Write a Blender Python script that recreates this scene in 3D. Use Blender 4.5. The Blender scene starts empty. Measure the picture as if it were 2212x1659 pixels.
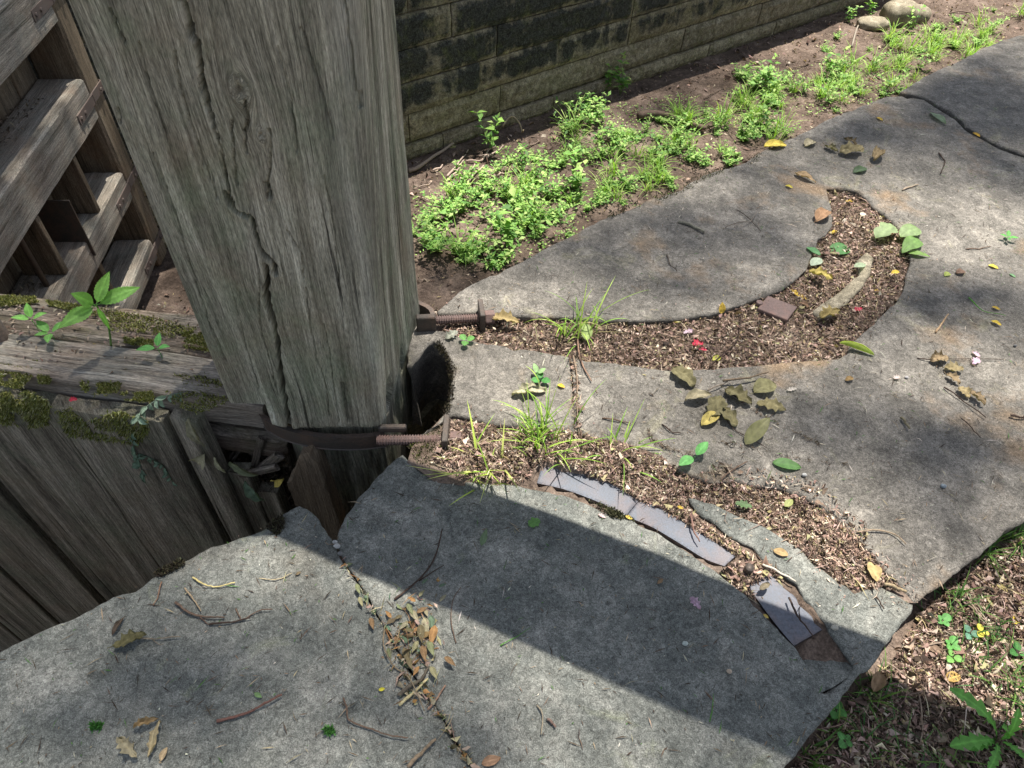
import bpy, math, random
import numpy as np
from mathutils import Vector, Matrix
from mathutils.geometry import delaunay_2d_cdt

random.seed(7)
rng = np.random.default_rng(11)
S = bpy.context.scene
COL = S.collection
rad = math.radians

# ------------------------------------------------------------------ camera
# the photograph was measured on a 2212 x 1659 grid; at() drops a grid point onto a real plane
F, CX, CY, H = 1512.0, 1106.0, 829.5, 1.5
_n = np.array([(1032 - CX) / F, -(2205 - CY) / F, -1.0]); _n /= np.linalg.norm(_n)
_up = -_n; _f = np.array([0, 0, -1.0]); _Y = _f - _f.dot(_up) * _up; _Y /= np.linalg.norm(_Y)
R = np.array([np.cross(_Y, _up), _Y, _up])
CAM = np.array([0, 0, H])

def rays(px, py):
    d = np.stack([(np.asarray(px, float) - CX) / F, -(np.asarray(py, float) - CY) / F, -np.ones(np.shape(px))], -1)
    return d @ R.T

def at(x, y, z=0.0):
    d = rays(x, y)
    return CAM + d * ((z - H) / d[..., 2])[..., None]

def on_plane(x, y, p, n):
    d = rays(x, y)
    return CAM + d * (np.dot(np.asarray(p) - CAM, n) / (d @ n))[..., None]

def to_grid(w):
    c = (np.asarray(w) - CAM) @ R
    return CX + F * c[..., 0] / -c[..., 2], CY - F * c[..., 1] / -c[..., 2]

cd = bpy.data.cameras.new('camera'); cam = bpy.data.objects.new('camera', cd); COL.objects.link(cam)
M = Matrix([[*R[0]], [*R[1]], [*R[2]]]).to_4x4(); M.translation = Vector(CAM)
cam.matrix_world = M
cd.sensor_fit = 'HORIZONTAL'; cd.sensor_width = 36; cd.lens = 36 * F / 2212
cd.clip_start = 0.05; cd.clip_end = 500
S.camera = cam

# ------------------------------------------------------------------ light
SUN_AZ, SUN_EL = 25.0, 72.0
w = bpy.data.worlds.new('World'); S.world = w; w.use_nodes = True
nt = w.node_tree; nt.nodes.clear()
sky = nt.nodes.new('ShaderNodeTexSky'); sky.sky_type = 'NISHITA'; sky.sun_disc = False
sky.sun_elevation = rad(SUN_EL); sky.sun_rotation = rad(SUN_AZ)
bg = nt.nodes.new('ShaderNodeBackground'); bg.inputs[1].default_value = 0.076
out = nt.nodes.new('ShaderNodeOutputWorld')
hs = nt.nodes.new('ShaderNodeHueSaturation'); hs.inputs['Saturation'].default_value = .55
nt.links.new(sky.outputs[0], hs.inputs['Color']); nt.links.new(hs.outputs[0], bg.inputs[0]); nt.links.new(bg.outputs[0], out.inputs[0])
SUNV = np.array([math.cos(rad(SUN_EL)) * math.sin(rad(SUN_AZ)), math.cos(rad(SUN_EL)) * math.cos(rad(SUN_AZ)), math.sin(rad(SUN_EL))])
sl = bpy.data.lights.new('sun', 'SUN'); sl.energy = 5.0; sl.angle = rad(0.53); sl.color = (1.0, 0.94, 0.85)
so = bpy.data.objects.new('sun', sl); COL.objects.link(so)
so.rotation_euler = Vector(SUNV).to_track_quat('Z', 'Y').to_euler(); so.location = (3, 6, 12)
S.view_settings.view_transform = 'Standard'; S.view_settings.look = 'None'
S.view_settings.exposure = 1.26; S.view_settings.gamma = 1.0
S.render.engine = 'CYCLES'

# ------------------------------------------------------------------ noise
def _hash(ix, iy, iz, seed):
    h = (ix * 374761393 + iy * 668265263 + iz * 2147483647 + seed * 1274126177) & 0xffffffff
    h = ((h ^ (h >> 13)) * 1274126177) & 0xffffffff
    return ((h ^ (h >> 16)) & 0xffff) / 32767.5 - 1.0

def vnoise(p, seed=0):
    p = np.asarray(p, float); i = np.floor(p).astype(np.int64); f = p - i; f = f * f * (3 - 2 * f)
    r = 0
    for dx in (0, 1):
        for dy in (0, 1):
            for dz in (0, 1):
                wgt = (f[..., 0] if dx else 1 - f[..., 0]) * (f[..., 1] if dy else 1 - f[..., 1]) * (f[..., 2] if dz else 1 - f[..., 2])
                r = r + wgt * _hash(i[..., 0] + dx, i[..., 1] + dy, i[..., 2] + dz, seed)
    return r

def fbm(p, seed=0, octv=4):
    p = np.asarray(p, float); a, r = 1.0, 0
    for k in range(octv):
        r = r + a * vnoise(p * 2 ** k, seed + k); a *= .5
    return r / 1.9

# ------------------------------------------------------------------ materials
class NT:
    def __init__(s, name):
        s.m = bpy.data.materials.new(name); s.m.use_nodes = True; s.t = s.m.node_tree; s.t.nodes.clear()
        s.out = s.n('ShaderNodeOutputMaterial'); s.bsdf = s.n('ShaderNodeBsdfPrincipled')
        s.l(s.bsdf.outputs[0], s.out.inputs[0])
    def n(s, k, **kw):
        o = s.t.nodes.new(k)
        for a, v in kw.items(): setattr(o, a, v)
        return o
    def l(s, a, b): s.t.links.new(a, b)
    def scale(s, src, v):
        o = s.n('ShaderNodeVectorMath', operation='MULTIPLY'); s.l(src, o.inputs[0]); o.inputs[1].default_value = v
        return o.outputs[0]
    def noise(s, src, sc, det=4, rough=.6, dist=0.0):
        o = s.n('ShaderNodeTexNoise'); s.l(src, o.inputs['Vector'])
        o.inputs['Scale'].default_value = sc; o.inputs['Detail'].default_value = det
        o.inputs['Roughness'].default_value = rough; o.inputs['Distortion'].default_value = dist
        return o.outputs[0]
    def ramp(s, src, stops, interp='LINEAR'):
        o = s.n('ShaderNodeValToRGB'); o.color_ramp.interpolation = interp; s.l(src, o.inputs[0]); e = o.color_ramp.elements
        while len(e) < len(stops): e.new(.5)
        for k, (p, c) in enumerate(stops):
            e[k].position = p; e[k].color = (*c, 1) if not np.isscalar(c) else (c, c, c, 1)
        return o.outputs[0]
    def mix(s, fac, a, b, mode='MIX'):
        o = s.n('ShaderNodeMix', data_type='RGBA', blend_type=mode)
        for v, k in ((fac, 0), (a, 6), (b, 7)):
            if hasattr(v, 'is_linked'): s.l(v, o.inputs[k])
            elif k == 0: o.inputs[0].default_value = v
            else: o.inputs[k].default_value = (*v, 1)
        return o.outputs[2]
    def math(s, op, a, b=None):
        o = s.n('ShaderNodeMath', operation=op)
        for k, v in enumerate((a, b)):
            if v is None: continue
            if hasattr(v, 'is_linked'): s.l(v, o.inputs[k])
            else: o.inputs[k].default_value = v
        return o.outputs[0]
    def bump(s, h, dist, strength=1.0, prev=None):
        o = s.n('ShaderNodeBump'); o.inputs['Distance'].default_value = dist; o.inputs['Strength'].default_value = strength
        s.l(h, o.inputs['Height'])
        if prev is not None: s.l(prev, o.inputs['Normal'])
        return o.outputs[0]
    def fin(s, col, rough=.9, normal=None, spec=.3, metal=0.0):
        if hasattr(col, 'is_linked'): s.l(col, s.bsdf.inputs['Base Color'])
        else: s.bsdf.inputs['Base Color'].default_value = (*col, 1)
        if hasattr(rough, 'is_linked'): s.l(rough, s.bsdf.inputs['Roughness'])
        else: s.bsdf.inputs['Roughness'].default_value = rough
        s.bsdf.inputs['Specular IOR Level'].default_value = spec
        s.bsdf.inputs['Metallic'].default_value = metal
        if normal is not None: s.l(normal, s.bsdf.inputs['Normal'])
        return s.m

def stone_mat(name, dark, mid, light, lichen=(.30, .31, .22), lam=.55, rust=.0):
    t = NT(name); co = t.n('ShaderNodeTexCoord').outputs['Object']
    big = t.noise(co, 2.3, 5, .62, .4); med = t.noise(co, 11, 6, .66, .6); fine = t.noise(co, 105, 5, .75, .9); grit = t.noise(co, 420, 2, .6)
    c = t.ramp(med, [(.34, dark), (.52, mid), (.70, light)])
    c = t.mix(t.ramp(big, [(.44, 0), (.60, 1)]), c, t.mix(.40, c, dark), 'MIX')
    pale = t.ramp(t.noise(co, 26, 5, .7, 1.2), [(.60, 0), (.72, 1)])
    c = t.mix(t.math('MULTIPLY', pale, .22), c, light)
    lich = t.ramp(t.noise(co, 5.5, 6, .72, 1.0), [(lam, 0), (lam + .14, 1)])
    c = t.mix(t.math('MULTIPLY', lich, .55), c, lichen)
    if rust: c = t.mix(t.math('MULTIPLY', t.ramp(t.noise(co, 3.4, 4, .6), [(.56, 0), (.7, 1)]), rust), c, (.25, .17, .10))
    m2 = t.noise(co, 38, 5, .72, .8)
    c = t.mix(1.0, c, t.ramp(m2, [(.30, .80), (.5, 1.0), (.68, 1.2)]), 'MULTIPLY')
    c = t.mix(1.0, c, t.ramp(fine, [(.32, .52), (.5, 1.0), (.68, 1.55)]), 'MULTIPLY')
    c = t.mix(1.0, c, t.ramp(grit, [(.30, .55), (.5, 1.0), (.72, 1.55)]), 'MULTIPLY')
    dk_ = t.ramp(t.noise(co, 7.5, 6, .75, 1.4), [(.30, 1), (.40, 0)])
    c = t.mix(t.math('MULTIPLY', dk_, .30), c, t.mix(.5, dark, (.03, .03, .027)))
    spots = t.ramp(t.noise(co, 75, 2, .5), [(.70, 0), (.74, 1)])
    c = t.mix(t.math('MULTIPLY', spots, .22), c, (.44, .43, .39))
    b = t.bump(med, .006, .5); b = t.bump(m2, .004, .5, b); b = t.bump(fine, .0035, .9, b); b = t.bump(grit, .0012, .7, b)
    return t.fin(c, .93, b, .2)

def wood_mat(name, dark, mid, light, tint=(.16, .19, .12), tam=.4, warm=(.22, .15, .10), wam=.2, crack=.5, fine=1.0):
    t = NT(name); at_ = t.n('ShaderNodeAttribute', attribute_name='grain').outputs['Vector']
    co = t.n('ShaderNodeTexCoord').outputs['Object']
    wob = t.noise(t.scale(at_, (5, 2.2, 5)), 1, 3, .5)
    wv = t.n('ShaderNodeVectorMath', operation='ADD'); t.l(at_, wv.inputs[0])
    sc = t.n('ShaderNodeVectorMath', operation='SCALE'); cb = t.n('ShaderNodeCombineXYZ'); t.l(t.math('SUBTRACT', wob, .5), cb.inputs[0])
    t.l(cb.outputs[0], sc.inputs[0]); sc.inputs['Scale'].default_value = .03; t.l(sc.outputs[0], wv.inputs[1]); g = wv.outputs[0]
    n1 = t.noise(t.scale(g, (22, 1.1, 22)), 1, 5, .62); n2 = t.noise(t.scale(g, (150 * fine, 3.2, 150 * fine)), 1, 5, .72, .2)
    n3 = t.noise(t.scale(g, (380 * fine, 12, 380 * fine)), 1, 3, .7, .3)
    c = t.ramp(n1, [(.30, dark), (.5, mid), (.72, light)])
    c = t.mix(1.0, c, t.ramp(n2, [(.30, .36), (.46, .92), (.7, 1.5)]), 'MULTIPLY')
    c = t.mix(1.0, c, t.ramp(n3, [(.28, .36), (.45, 1.0), (.72, 1.45)]), 'MULTIPLY')
    mt = t.noise(co, 5.5, 6, .7, .7)
    c = t.mix(t.math('MULTIPLY', t.ramp(mt, [(.46, 0), (.66, 1)]), tam), c, tint)
    c = t.mix(t.math('MULTIPLY', t.ramp(t.noise(co, 3.1, 4, .6), [(.5, 0), (.7, 1)]), wam), c, warm)
    stain = t.ramp(t.noise(t.scale(g, (9, 1.6, 9)), 1, 5, .65, .5), [(.56, 1.0), (.70, .5)])
    c = t.mix(1.0, c, stain, 'MULTIPLY')
    ck = t.ramp(t.noise(t.scale(g, (62 * fine, 1.0, 62 * fine)), 1, 2, .5, .35), [(.285, 0), (.335, 1)])
    c = t.mix(1.0, c, t.ramp(ck, [(0, 1 - crack * .72), (1, 1.0)]), 'MULTIPLY')
    gr = t.noise(t.scale(g, (420, 60, 420)), 1, 3, .7)
    c = t.mix(1.0, c, t.ramp(gr, [(.30, .55), (.5, 1.0), (.72, 1.45)]), 'MULTIPLY')
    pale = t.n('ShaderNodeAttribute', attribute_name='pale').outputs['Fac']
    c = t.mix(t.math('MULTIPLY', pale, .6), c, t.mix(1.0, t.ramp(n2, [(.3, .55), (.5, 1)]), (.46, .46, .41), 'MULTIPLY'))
    b = t.bump(n2, .005, .9); b = t.bump(n3, .0025, .9, b); b = t.bump(gr, .0012, .8, b); b = t.bump(ck, .006, crack, b)
    return t.fin(c, .9, b, .18)

def iron_mat(name, base, rust, ram=.5, rough=.6, metal=.3):
    t = NT(name); co = t.n('ShaderNodeTexCoord').outputs['Object']
    n = t.noise(co, 9, 6, .7, .5); f = t.noise(co, 160, 4, .7)
    c = t.mix(t.ramp(n, [(.45, 0), (.68, ram)]), base, rust)
    c = t.mix(1.0, c, t.ramp(f, [(.3, .6), (.5, 1), (.72, 1.35)]), 'MULTIPLY')
    r = t.ramp(f, [(.3, rough - .12), (.7, rough + .2)])
    return t.fin(c, r, t.bump(f, .0012, .7, t.bump(n, .002, .5)), .45, metal)

def attr_mat(name, trans=0.0, rough=.75, spec=.25, var=.25, sc=70):
    t = NT(name); c = t.n('ShaderNodeAttribute', attribute_name='Col').outputs['Color']
    co = t.n('ShaderNodeTexCoord').outputs['Object']
    f = t.noise(co, sc, 4, .65)
    c = t.mix(1.0, c, t.ramp(f, [(.25, 1 - var), (.5, 1), (.75, 1 + var)]), 'MULTIPLY')
    m = t.fin(c, rough, t.bump(f, .0012, .4), spec)
    if trans:
        tr = t.n('ShaderNodeBsdfTranslucent'); mx = t.n('ShaderNodeMixShader'); mx.inputs[0].default_value = trans
        t.l(t.mix(1.0, c, (1.15, 1.25, .5), 'MULTIPLY'), tr.inputs[0])
        t.l(t.bsdf.outputs[0], mx.inputs[1]); t.l(tr.outputs[0], mx.inputs[2]); t.l(mx.outputs[0], t.out.inputs[0])
    return m

def soil_mat(name, a, b, c_):
    t = NT(name); co = t.n('ShaderNodeTexCoord').outputs['Object']
    n = t.noise(co, 3.0, 6, .68, .5); m = t.noise(co, 28, 6, .72); f = t.noise(co, 150, 4, .7)
    c = t.ramp(n, [(.32, a), (.52, b), (.7, c_)])
    c = t.mix(1.0, c, t.ramp(m, [(.28, .5), (.5, 1), (.72, 1.5)]), 'MULTIPLY')
    c = t.mix(1.0, c, t.ramp(f, [(.3, .55), (.5, 1), (.72, 1.55)]), 'MULTIPLY')
    return t.fin(c, .96, t.bump(f, .004, .8, t.bump(m, .02, .8)), .12)

MT = dict(
    coping=stone_mat('coping_stone', (.105, .098, .086), (.165, .153, .135), (.255, .235, .204), (.25, .235, .155), .57, .65),
    front=stone_mat('damp_coping_stone', (.100, .107, .099), (.155, .160, .145), (.245, .243, .218), (.200, .215, .130), .60, .12),
    wallstone=None,
    post=wood_mat('post_oak', (.080, .076, .058), (.245, .236, .186), (.500, .485, .405), (.185, .235, .150), .50, (.28, .20, .13), .34, 1.0),
    grey=wood_mat('weathered_oak', (.115, .098, .078), (.215, .190, .158), (.330, .305, .268), (.19, .22, .20), .32, (.27, .19, .14), .35, .6),
    rot=wood_mat('rotted_oak', (.070, .056, .044), (.155, .130, .108), (.270, .240, .205), (.10, .115, .05), .35, (.20, .12, .08), .4, .9),
    dark=wood_mat('damp_plank', (.075, .067, .052), (.190, .170, .132), (.350, .320, .260), (.165, .195, .130), .45, (.22, .16, .10), .32, .8),
    rocks=stone_mat('field_stone', (.16, .14, .10), (.26, .23, .17), (.40, .36, .28), (.30, .30, .2), .6, .4),
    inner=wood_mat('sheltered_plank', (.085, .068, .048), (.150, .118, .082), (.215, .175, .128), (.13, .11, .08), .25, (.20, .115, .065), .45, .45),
    iron=iron_mat('dark_iron', (.075, .064, .055), (.15, .095, .068), .75, .55, .35),
    strap=iron_mat('strap_iron', (.105, .085, .075), (.15, .10, .08), .6, .7, .1),
    rust=iron_mat('rusted_iron', (.15, .105, .095), (.21, .12, .095), .8, .75, .1),
    blue=iron_mat('blue_grey_iron', (.112, .124, .150), (.19, .13, .11), .5, .6, 0),
    soil=soil_mat('chamber_soil', (.062, .046, .036), (.12, .090, .072), (.21, .162, .134)),
    bank=soil_mat('bank_soil', (.085, .063, .048), (.15, .112, .088), (.23, .18, .148)),
    litter=attr_mat('litter', .12, .85, .15, .3),
    leaf=attr_mat('green_leaf', .36, .6, .35, .30, 45),
    crown=attr_mat('crown_leaf', .10, .6, .3, .2, 20),
    dry=attr_mat('dry_leaf', .14, .85, .15, .35, 60),
    moss=attr_mat('moss', .1, .95, .05, .35, 200),
    petal=attr_mat('petal', .3, .7, .2, .1),
    twig=attr_mat('twig_bark', 0, .9, .15, .4, 160),
    bark=None)

def wall_mat():
    t = NT('ashlar_sandstone'); co = t.n('ShaderNodeTexCoord').outputs['Object']
    blk = t.n('ShaderNodeAttribute', attribute_name='Col').outputs['Color']
    big = t.noise(co, 2.1, 6, .7, .8); med = t.noise(co, 9, 6, .7, .5); fine = t.noise(co, 70, 4, .7); grit = t.noise(co, 260, 2, .6)
    c = t.ramp(med, [(.3, (.155, .134, .088)), (.52, (.27, .238, .168)), (.75, (.43, .39, .295))])
    c = t.mix(1.0, c, blk, 'MULTIPLY')
    st = t.n('ShaderNodeAttribute', attribute_name='stain').outputs['Fac']
    k = t.math('ADD', st, t.math('MULTIPLY', t.math('SUBTRACT', big, .5), 1.7))
    k = t.math('ADD', k, t.math('MULTIPLY', t.math('SUBTRACT', med, .5), .8))
    k = t.math('ADD', k, t.math('MULTIPLY', t.math('SUBTRACT', t.noise(t.scale(co, (5, 5, .7)), 1, 4, .6), .5), 1.3))
    c = t.mix(t.ramp(k, [(.46, 0), (.74, .94)]), c, t.mix(t.ramp(fine, [(.4, 0), (.68, .5)]), (.030, .031, .027), (.085, .095, .088)))
    gl = t.ramp(t.noise(co, 4.2, 5, .7, .7), [(.55, 0), (.7, .45)])
    c = t.mix(gl, c, (.13, .14, .045))
    c = t.mix(1.0, c, t.ramp(t.noise(co, 24, 5, .75, .6), [(.32, .45), (.5, 1.0), (.68, 1.5)]), 'MULTIPLY')
    c = t.mix(1.0, c, t.ramp(fine, [(.28, .5), (.5, 1.0), (.75, 1.5)]), 'MULTIPLY')
    c = t.mix(1.0, c, t.ramp(grit, [(.3, .65), (.5, 1.0), (.72, 1.4)]), 'MULTIPLY')
    return t.fin(c, .93, t.bump(fine, .01, .7, t.bump(med, .03, .7)), .15)
MT['wallstone'] = wall_mat()

# ------------------------------------------------------------------ object helpers
def tag(o, label=None, cat=None, group=None, kind=None):
    if label: o['label'] = label
    if cat: o['category'] = cat
    if group: o['group'] = group
    if kind: o['kind'] = kind
    return o

def thing(name, label, cat, loc=(0, 0, 0), group=None):
    o = bpy.data.objects.new(name, None); COL.objects.link(o); o.location = Vector(loc); o.empty_display_size = .05
    return tag(o, label, cat, group)

def wloc(o):
    v = np.array(o.location)
    return v if o.parent is None else v + wloc(o.parent)

def mesh(name, v, f, mat, parent=None, origin=None, attrs=None, smooth=True, cols=None):
    """v in world space; the object's origin sits at its own base"""
    v = np.asarray(v, float)
    if origin is None:
        origin = np.array([v[:, 0].mean(), v[:, 1].mean(), v[:, 2].min()])
    origin = np.asarray(origin, float)
    me = bpy.data.meshes.new(name)
    if isinstance(f, np.ndarray):
        k = f.shape[1]; n = len(f)
        me.vertices.add(len(v)); me.vertices.foreach_set('co', (v - origin).astype(np.float32).ravel())
        me.loops.add(n * k); me.loops.foreach_set('vertex_index', f.astype(np.int32).ravel())
        me.polygons.add(n); me.polygons.foreach_set('loop_start', np.arange(0, n * k, k, dtype=np.int32))
        me.update(calc_edges=True)
    else:
        me.from_pydata((v - origin).tolist(), [], f)
    if smooth: me.polygons.foreach_set('use_smooth', [True] * len(me.polygons))
    for nm, a in (attrs or {}).items():
        a = np.asarray(a, np.float32)
        if a.ndim == 1:
            t = me.attributes.new(nm, 'FLOAT', 'POINT'); t.data.foreach_set('value', a)
        else:
            t = me.attributes.new(nm, 'FLOAT_VECTOR', 'POINT'); t.data.foreach_set('vector', a.ravel())
    if cols is not None:
        cols = np.asarray(cols, np.float32)
        if cols.ndim == 1: cols = np.tile(cols, (len(v), 1))
        t = me.color_attributes.new('Col', 'FLOAT_COLOR', 'POINT')
        t.data.foreach_set('color', np.hstack([cols, np.ones((len(v), 1), np.float32)]).astype(np.float32).ravel())
    if mat.name in ('weathered_oak', 'damp_plank', 'sheltered_plank', 'rotted_oak'): me.set_sharp_from_angle(angle=rad(38))
    me.materials.append(mat)
    o = bpy.data.objects.new(name, me); COL.objects.link(o)
    if parent is not None:
        o.parent = parent; o.location = Vector(origin - wloc(parent))
    else:
        o.location = Vector(origin)
    return o

def unit(v): v = np.asarray(v, float); return v / np.linalg.norm(v)

class MB:
    """collects pieces of one mesh"""
    def __init__(s): s.v, s.f, s.g, s.c, s.n = [], [], [], [], 0
    def add(s, v, f, g=None, c=None):
        v = np.asarray(v, float); s.v.append(v)
        s.f += [tuple(int(i) + s.n for i in q) for q in f]
        s.g.append(np.zeros((len(v), 3)) if g is None else np.asarray(g, float))
        s.c.append(np.tile(np.asarray((.2, .2, .2) if c is None else c, float), (len(v), 1)) if c is None or np.ndim(c) == 1 else np.asarray(c))
        s.n += len(v); return s
    def build(s, name, mat, parent=None, origin=None, smooth=True):
        return mesh(name, np.vstack(s.v), s.f, mat, parent, origin, dict(grain=np.vstack(s.g)), smooth, np.vstack(s.c))

_seed = [100]
def beam(p0, p1, wv, tv, cut=.04, bev=.008, rough=.004, endr=.0, mb=None):
    """timber from p0 to p1 (axis on the centre line); wv, tv are the full width and thickness vectors"""
    _seed[0] += 1; sd = _seed[0]
    p0, p1, wv, tv = (np.asarray(a, float) for a in (p0, p1, wv, tv))
    L = np.linalg.norm(p1 - p0); W = np.linalg.norm(wv); T = np.linalg.norm(tv); ax = (p1 - p0) / L; wu = wv / W; tu = tv / T
    nw = max(2, int(W / cut)); nt_ = max(2, int(T / cut)); nl = max(3, int(L / (cut * 1.5)))
    b = min(bev, W * .3, T * .3); per = []
    for a in np.linspace(-W / 2 + b, W / 2 - b, nw): per.append((a, -T / 2))
    for a in np.linspace(-T / 2 + b, T / 2 - b, nt_): per.append((W / 2, a))
    for a in np.linspace(W / 2 - b, -W / 2 + b, nw): per.append((a, T / 2))
    for a in np.linspace(T / 2 - b, -T / 2 + b, nt_): per.append((-W / 2, a))
    per = np.array(per); n = len(per)
    ls = np.concatenate([[0, 0], np.linspace(b, L - b, nl), [L, L]]); sc = np.ones(len(ls)); sc[0] = sc[-1] = .0; 
    V, G = [], []
    off = rng.uniform(0, 40)
    for i, l in enumerate(ls):
        k = 1.0
        if i in (0, len(ls) - 1): k = 0.5
        elif i in (1, len(ls) - 2): k = 1 - 1.0 * b / max(W, T)
        q = per * k
        V.append(p0 + ax * l + q[:, :1] * wu + q[:, 1:] * tu)
        G.append(np.stack([q[:, 0] + q[:, 1] * .8 + off, np.full(n, l), q[:, 1] * .3 - q[:, 0] * .2 + off], -1))
    V = np.vstack(V); G = np.vstack(G); m = len(ls)
    if rough:
        q = np.stack([G[:, 0] * 14, G[:, 1] * 3, G[:, 2] * 14], -1)
        V = V + (np.outer(fbm(q, sd, 3), wu) + np.outer(fbm(q + 9.1, sd + 5, 3), tu)) * rough
    if endr:
        e = np.concatenate([np.arange(0, 2 * n), np.arange((m - 2) * n, m * n)])
        V[e] += np.outer(fbm(V[e] * 45, sd + 9, 3) * endr, ax)
    Fc = []
    for i in range(m - 1):
        for j in range(n):
            a = i * n + j; b_ = i * n + (j + 1) % n
            Fc.append((a, b_, b_ + n, a + n))
    V = np.vstack([V, p0, p1]); G = np.vstack([G, [off, 0, off], [off, L, off]])
    c0 = m * n; c1 = c0 + 1
    for j in range(n):
        Fc.append((c0, (j + 1) % n, j)); Fc.append((c1, (m - 1) * n + j, (m - 1) * n + (j + 1) % n))
    mb = mb or MB(); return mb.add(V, Fc, G)

def tube(pts, r, mb=None, sides=6, jit=0.0, c=(.1, .07, .05), taper=1.0):
    pts = np.asarray(pts, float); n = len(pts)
    V, Fc = [], []
    rr = np.interp(np.linspace(0, 1, n), [0, 1], [r, r * taper]) if np.isscalar(r) else np.asarray(r)
    for i in range(n):
        d = unit(pts[min(i + 1, n - 1)] - pts[max(i - 1, 0)])
        a = unit(np.cross(d, [0.13, .2, .97] if abs(d[2]) < .9 else [1, 0.1, 0])); b = np.cross(d, a)
        for k in range(sides):
            th = 2 * math.pi * k / sides; q = rr[i] * (1 + rng.uniform(-jit, jit))
            V.append(pts[i] + (a * math.cos(th) + b * math.sin(th)) * q)
    for i in range(n - 1):
        for k in range(sides):
            Fc.append((i * sides + k, i * sides + (k + 1) % sides, (i + 1) * sides + (k + 1) % sides, (i + 1) * sides + k))
    Fc.append(tuple(range(sides))[::-1]); Fc.append(tuple(range((n - 1) * sides, n * sides)))
    mb = mb or MB(); return mb.add(np.array(V), Fc, None, c)

def smooth_path(pts, n=12):
    pts = np.asarray(pts, float)
    if len(pts) < 3:
        return pts[0] + (pts[-1] - pts[0]) * np.linspace(0, 1, n)[:, None]
    P = np.vstack([2 * pts[0] - pts[1], pts, 2 * pts[-1] - pts[-2]]); o = []
    for i in range(1, len(P) - 2):
        for t in np.linspace(0, 1, n, endpoint=False):
            a, b, c, d = P[i - 1], P[i], P[i + 1], P[i + 2]
            o.append(.5 * ((2 * b) + (c - a) * t + (2 * a - 5 * b + 4 * c - d) * t * t + (3 * b - a - 3 * c + d) * t ** 3))
    o.append(pts[-1]); return np.array(o)

def boxmb(c, u, v, w_, mb=None, bev=.0, col=None):
    """box centred c with half-vectors u, v, w_, edges chamfered"""
    c, u, v, w_ = (np.asarray(a, float) for a in (c, u, v, w_))
    h = [np.linalg.norm(a) for a in (u, v, w_)]; b = bev if bev else min(h) * .18
    V = []; idx = {}
    for sx in (-1, 1):
        for sy in (-1, 1):
            for sz in (-1, 1):
                for ax in range(3):
                    s = [sx, sy, sz]; k = [1 - b / h[i] if i != ax else 1 for i in range(3)]
                    idx[(sx, sy, sz, ax)] = len(V); V.append(c + u * s[0] * k[0] + v * s[1] * k[1] + w_ * s[2] * k[2])
    Fc = []
    for ax in range(3):
        o = [i for i in range(3) if i != ax]
        for s in (-1, 1):
            q = []
            for a, b_ in ((-1, -1), (1, -1), (1, 1), (-1, 1)):
                k = [0, 0, 0]; k[ax] = s; k[o[0]] = a; k[o[1]] = b_; q.append(idx[(*k, ax)])
            Fc.append(q)
    for ax in range(3):          # edges along ax
        o = [i for i in range(3) if i != ax]
        for a in (-1, 1):
            for b_ in (-1, 1):
                q = []
                for s, fa in ((-1, o[0]), (1, o[0]), (1, o[1]), (-1, o[1])):
                    k = [0, 0, 0]; k[ax] = s; k[o[0]] = a; k[o[1]] = b_; q.append(idx[(*k, fa)])
                Fc.append(q)
    for sx in (-1, 1):
        for sy in (-1, 1):
            for sz in (-1, 1): Fc.append([idx[(sx, sy, sz, a)] for a in range(3)])
    mb = mb or MB(); V = np.array(V); return mb.add(V, Fc, V, col)

def resample(poly, step, closed=True):
    p = np.asarray(poly, float); q = np.vstack([p, p[:1]]) if closed else p
    d = np.linalg.norm(np.diff(q, axis=0), axis=1); o = []
    for i, L in enumerate(d):
        k = max(1, int(round(L / step)))
        for t in range(k): o.append(q[i] + (q[i + 1] - q[i]) * t / k)
    if not closed: o.append(q[-1])
    return np.array(o)

def inside(P, poly):
    x, y = P[:, 0], P[:, 1]; r = np.zeros(len(P), bool); n = len(poly)
    for i in range(n):
        x0, y0 = poly[i]; x1, y1 = poly[(i + 1) % n]
        c = ((y0 > y) != (y1 > y))
        with np.errstate(divide='ignore', invalid='ignore'):
            r ^= c & (x < (x1 - x0) * (y - y0) / (y1 - y0) + x0)
    return r

def seg_dist(P, A, B):
    best = np.full(len(P), 1e9)
    for a, b in zip(A, B):
        ab = b - a; t = np.clip(((P - a) @ ab) / max(ab @ ab, 1e-12), 0, 1)
        best = np.minimum(best, np.hypot(P[:, 0] - a[0] - t * ab[0], P[:, 1] - a[1] - t * ab[1]))
    return best

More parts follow.
